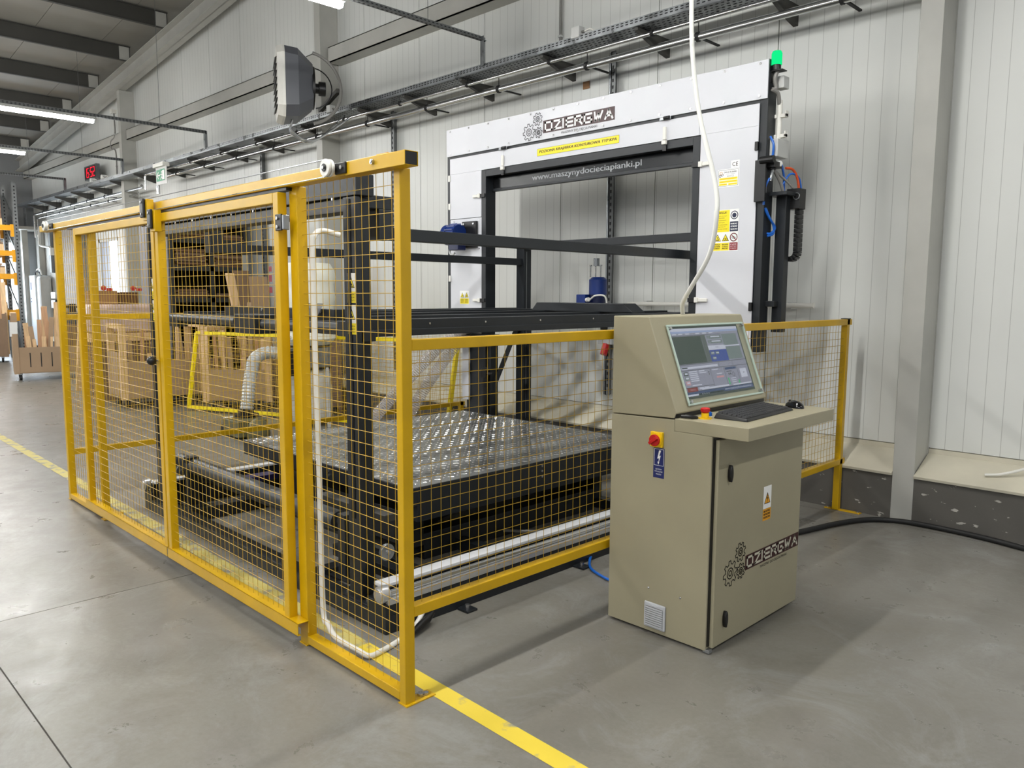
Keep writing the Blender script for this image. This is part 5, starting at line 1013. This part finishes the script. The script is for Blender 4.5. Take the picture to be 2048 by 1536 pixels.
# dust collector
dc = thing('dust_collector', (-8.42, 4.85, 0), 'dust collector with tall white filter bag over a clear dust bag', 'dust collector')
cx, cy = -8.42, 4.88
def bag(z0, z1, r, n=10, puff=.03, seed=1):
    random.seed(seed); pts = []; rs = []
    for i in range(n+1): t_ = i/n; pts.append((cx, cy, z0+(z1-z0)*t_)); rs.append(r*(1 if .08 < t_ < .92 else .82)+random.uniform(-puff, puff)*.5)
    return MB().tube(pts, rs, 26)
bag(.98, 1.95, .33, 12, .035, 3).build('filter_bag', BAGW, dc, smooth=True); bag(.06, .70, .27, 8, .03, 5).build('dust_bag', BAGC, dc, smooth=True)
MB().cyl((cx, cy, .72), (cx, cy, .98), .27, 28).build('drum', GALV, dc, smooth=True); MB().cyl((cx, cy, .70), (cx, cy, .73), .285, 28).cyl((cx, cy, .96), (cx, cy, .985), .285, 28).build('clamp_ring', BLK2, dc, smooth=True)
MB().box(-8.30, -8.02, 4.42, 4.62, .66, .95).build('motor_box', BLK2, dc, .01); MB().cyl((-8.16, 4.42, .78), (-8.16, 4.39, .78), .06, 14).build('motor_fan_cover', GRYC, dc, smooth=True)
for a_ in (.3, 2.4, 4.5): MB().bar((cx+.31*math.cos(a_), cy+.31*math.sin(a_), 0), (cx+.29*math.cos(a_), cy+.29*math.sin(a_), .72), .03).build('stand_leg', GRYP, dc)
sc_ = Flat((cx-.30, cy-.345, 1.05), (1, 0, 0), (0, 0, 1)); sc_.rect(.05, .55, .12, .62, PR); sc_.rect(.05, .68, .12, .76, PR); sc_.rect(.05, .80, .12, .86, PR); sc_.text('KOD', .44, .02, .035, INK, .10, 1); sc_.build('bag_print', dc)
hp = smoothpath([(-8.50, 4.62, .88), (-8.56, 4.42, .90), (-8.50, 4.24, .84), (-8.44, 4.16, .70), (-8.40, 4.10, .50), (-8.38, 4.06, .28)], 12)
hd = MB().tube(hp, [(.076 if i % 2 else .068) for i in range(len(hp))], 16); tag(hd.build('flexible_duct', HOSEG, smooth=False, org=(-8.4, 4.1, .28)), 'grey ribbed flexible duct from the dust collector down to the olive unit', 'duct')
ex = thing('extractor_unit', (-8.1, 3.95, 0), 'olive and white extractor housing on the floor under the grey duct', 'extractor')
MB().box(-8.44, -8.06, 3.80, 4.15, .02, .20).build('housing', OLIV, ex, .01); MB().box(-8.52, -8.44, 3.84, 4.10, .02, .20).build('side_cover', WHTP, ex, .006); MB().cyl((-8.38, 4.05, .20), (-8.38, 4.05, .23), .14, 20).cyl((-8.38, 4.05, .23), (-8.38, 4.05, .28), .085, 20).build('inlet_flange', BLK2, ex, smooth=True)
MB().sphere((-8.0, 4.0, .06), .13, .13, .17, 16, 8).build('fan_volute', OLIV, ex, smooth=True); MB().cyl((-8.50, 3.82, .06), (-8.50, 3.86, .06), .06, 14).build('wheel', RUB, ex, smooth=True)
# clear spiral hoses behind the chequer plate
for nm, pts, lab in (('clear_spiral_hose', [(-6.35, 3.9, .10), (-6.1, 4.05, .30), (-5.95, 4.4, .70), (-5.85, 4.8, 1.08), (-5.75, 5.0, 1.22)], 'clear wire-spiral suction hose, the left one behind the table'),
        ('clear_spiral_hose', [(-6.2, 4.4, .10), (-6.02, 4.50, .35), (-5.93, 4.72, .72), (-5.85, 5.0, 1.08), (-5.7, 5.03, 1.24)], 'clear wire-spiral suction hose, the right one behind the table')):
    hp = smoothpath(pts, 8); t = thing(nm, pts[0], lab, 'hose'); MB().tube(hp, .055, 14, cap=False).build('hose_wall', CLEAR, t, smooth=True)
    L_ = [0]; 
    for a_, b_ in zip(hp[:-1], hp[1:]): L_.append(L_[-1]+(b_-a_).length)
    co = []; tot = L_[-1]; n_ = int(tot/.020)*10; j = 0; xx = None
    for i in range(n_+1):
        s_ = tot*i/n_
        while j < len(L_)-2 and L_[j+1] < s_: j += 1
        f_ = (s_-L_[j])/max(1e-6, L_[j+1]-L_[j]); c = hp[j].lerp(hp[j+1], f_); tg = (hp[j+1]-hp[j]).normalized(); X_ = tg.orthogonal().normalized() if xx is None else (xx-tg*xx.dot(tg)).normalized(); xx = X_; Y_ = tg.cross(X_)
        a_ = 6.2832*i/10; co.append(c+X_*.056*math.cos(a_)+Y_*.056*math.sin(a_))
    MB().tube(co, .0016, 4, cap=False).build('wire_spiral', COIL, t)
t = thing('suction_elbow', (-5.6, 5.05, 1.25), 'pale grey suction duct elbow under the machine bed beside the gantry leg', 'duct'); MB().tube(smoothpath([(-5.80, 5.02, 1.24), (-5.68, 5.02, 1.27), (-5.50, 5.02, 1.28)], 6), .05, 14).build('elbow', GRYP, t, smooth=True)
# pallet racking at far left
pr_ = thing('pallet_racking', (-21.1, 4.2, 0), 'yellow and grey pallet racking in front of the window at the far left', 'racking')
for x in (-21.1, -22.1):
    for y in (4.72, 2.0):
        u = MB().box(x-.05, x+.05, y, y+.09, 0, 4.1).build('upright', GALD, pr_); m = MB(); z = .3
        while z < 4: m.box(x+.051, x+.053, y+.03, y+.06, z, z+.03); z += .08
        m.build('slot_pattern', DARKS, u)['kind'] = 'stuff'
for y in (4.76, 2.04):
    for i in range(5): MB().bar((-21.1, y, .4+i*.7), (-22.1, y, .4+(i+1)*.7), .03).build('brace', GALV, pr_)
for z in (1.12, 1.95, 2.48, 3.06):
    for x in (-21.15, -22.15): box('beam', RYEL, pr_, x, x+.05, 2.09, 4.72, z-.06, z+.06); box('beam_end', RYEL, pr_, x-.003, x+.06, 4.66, 4.73, z-.20, z+.08)
for z, lab, n_ in ((3.12, 'top', 1), (2.54, 'second', 1), (2.01, 'third', 1), (1.18, 'lowest', 1)):
    for k in range(2):
        y1 = 4.50-k*1.15
        p = thing('euro_pallet', (-21.6, y1-.5, z), 'wooden pallet, %s beam level of the yellow racking, %s' % (lab, 'by the upright' if k == 0 else 'farther left'), 'pallet')
        for i in range(5): box('deck_board', PINE, p, -22.15+i*.23, -22.15+i*.23+.12, y1-.8, y1, z+.12, z+.142)
        for i in range(3): box('bearer', PINE, p, -22.15, -21.1, y1-.8+i*.35, y1-.70+i*.35, z, z+.12)
        if z > 3: tag(box('stacked_load', mat('wrapped_brown_load', (120, 92, 74), .5, 0, .2, 12), None, -22.1, -21.12, y1-.8, y1, z+.142, z+.142+.66, .01, org=(-21.6, y1-.4, z+.142)), 'tall brown banded load on the top level of the racking, %s' % ('by the upright' if k == 0 else 'beyond the left edge'), 'load')
        else:
            for i in range(3): tag(box('board_pack', (MDF2, MDF, BEECH)[i], None, -22.1, -21.12, y1-.78, y1-.05*i, z+.142+i*.05, z+.187+i*.05, org=(-21.6, y1-.4, z+.142+i*.05)), '%s board pack on the %s racking level, %s' % (('bottom', 'middle', 'top')[i], lab, ('by the upright', 'farther left')[k]), 'board', 'board packs on the racking')
# white wall cabinet, handwash dispenser, clutter at far left
t = thing('white_wall_unit', (-24.0, 5.95, .2), 'tall white unit with blue markings against the wall by the far columns', 'cabinet'); MB().box(-24.5, -23.9, 5.75, 6.08, .15, 2.04).build('housing', mat('cool_white_paint', (224, 232, 238), .35), t, .03); MB().box(-23.9, -23.55, 5.78, 6.08, .15, 2.02).build('side_module', GRYP, t, .08)
F = Flat((-24.45, 5.748, 1.4), (1, 0, 0), (0, 0, 1), .003); F.rect(.15, .25, .24, .45, PB); F.rect(.12, .0, .20, .03, PB); F.rect(.12, -.08, .2, -.05, PB); F.build('markings', t)
MB().tube(smoothpath([(-24.2, 5.9, 2.04), (-24.15, 5.88, 2.18), (-23.95, 5.9, 2.20), (-23.8, 5.9, 2.05)]), .02, 8).build('hose_loop', WHTP, t, smooth=True); MB().tube(smoothpath([(-24.3, 5.9, 2.04), (-24.2, 5.86, 2.13), (-24.05, 5.9, 2.12), (-23.9, 5.92, 2.03)]), .02, 8).build('hose_loop', RUB, t, smooth=True)
t = thing('wall_dispenser', (-22.9, 6.0, 1.2), 'black and white dispenser on the wall right of the white unit', 'dispenser'); MB().box(-23.15, -22.75, 5.92, 6.08, 1.42, 1.60).build('cover', WHTP, t, .02); MB().box(-23.1, -22.7, 5.90, 6.08, 1.15, 1.40).build('basket', BLK2, t, .03)
t = thing('perforated_riser', (-23.3, 6.05, 2), 'perforated channel with a white box hanging down the wall beside the white unit', 'channel'); MB().box(-23.45, -23.3, 6.02, 6.09, 2.1, 3.3).build('channel', GALD, t); MB().box(-23.3, -23.18, 5.98, 6.08, 2.55, 2.75).build('socket_box', WHTP, t, .01); MB().tube(smoothpath([(-23.9, 5.95, 3.3), (-23.92, 5.93, 2.95), (-23.85, 5.93, 2.83), (-23.5, 5.97, 2.78), (-23.25, 6.0, 2.76)]), .03, 8).build('pipe', WHTP, t, smooth=True)
t = thing('workbench', (-17.2, 5.4, 0), 'dark workbench with a small vice in front of the glazed door', 'bench'); MB().box(-19.6, -17.0, 5.1, 5.8, 1.10, 1.16).build('worktop', DKS, t)
for x in (-19.5, -17.1):
    for y in (5.15, 5.7): MB().box(x, x+.08, y, y+.08, 0, 1.10).build('leg', DKS, t)
MB().box(-19.4, -17.2, 5.15, 5.75, .5, 1.0).build('drawer_block', DKS, t, .005); MB().box(-19.2, -19.0, 5.2, 5.35, 1.16, 1.34).cyl((-19.1, 5.1, 1.28), (-19.1, 5.45, 1.28), .03, 10).build('vice', BLK2, t, .005); MB().prism([(5.2, 1.16), (5.7, 1.16), (5.75, 1.30), (5.65, 1.30)], 'x', -18.6, -17.6).build('tilted_tray', mat('slate_blue_metal', (108, 118, 134), .4), t)
# painted floor mark spots: small anchor bolt debris near the corner post
tag(MB().cyl((-2.355, 1.83, .0), (-2.355, 1.83, .004), .030, 20).cyl((-2.355, 1.83, .004), (-2.355, 1.83, .016), .014, 8).build('anchor_washer', BOLT, smooth=True, org=(-2.355, 1.83, 0)), 'shiny anchor bolt and washer beside the yellow corner post foot', 'bolt')
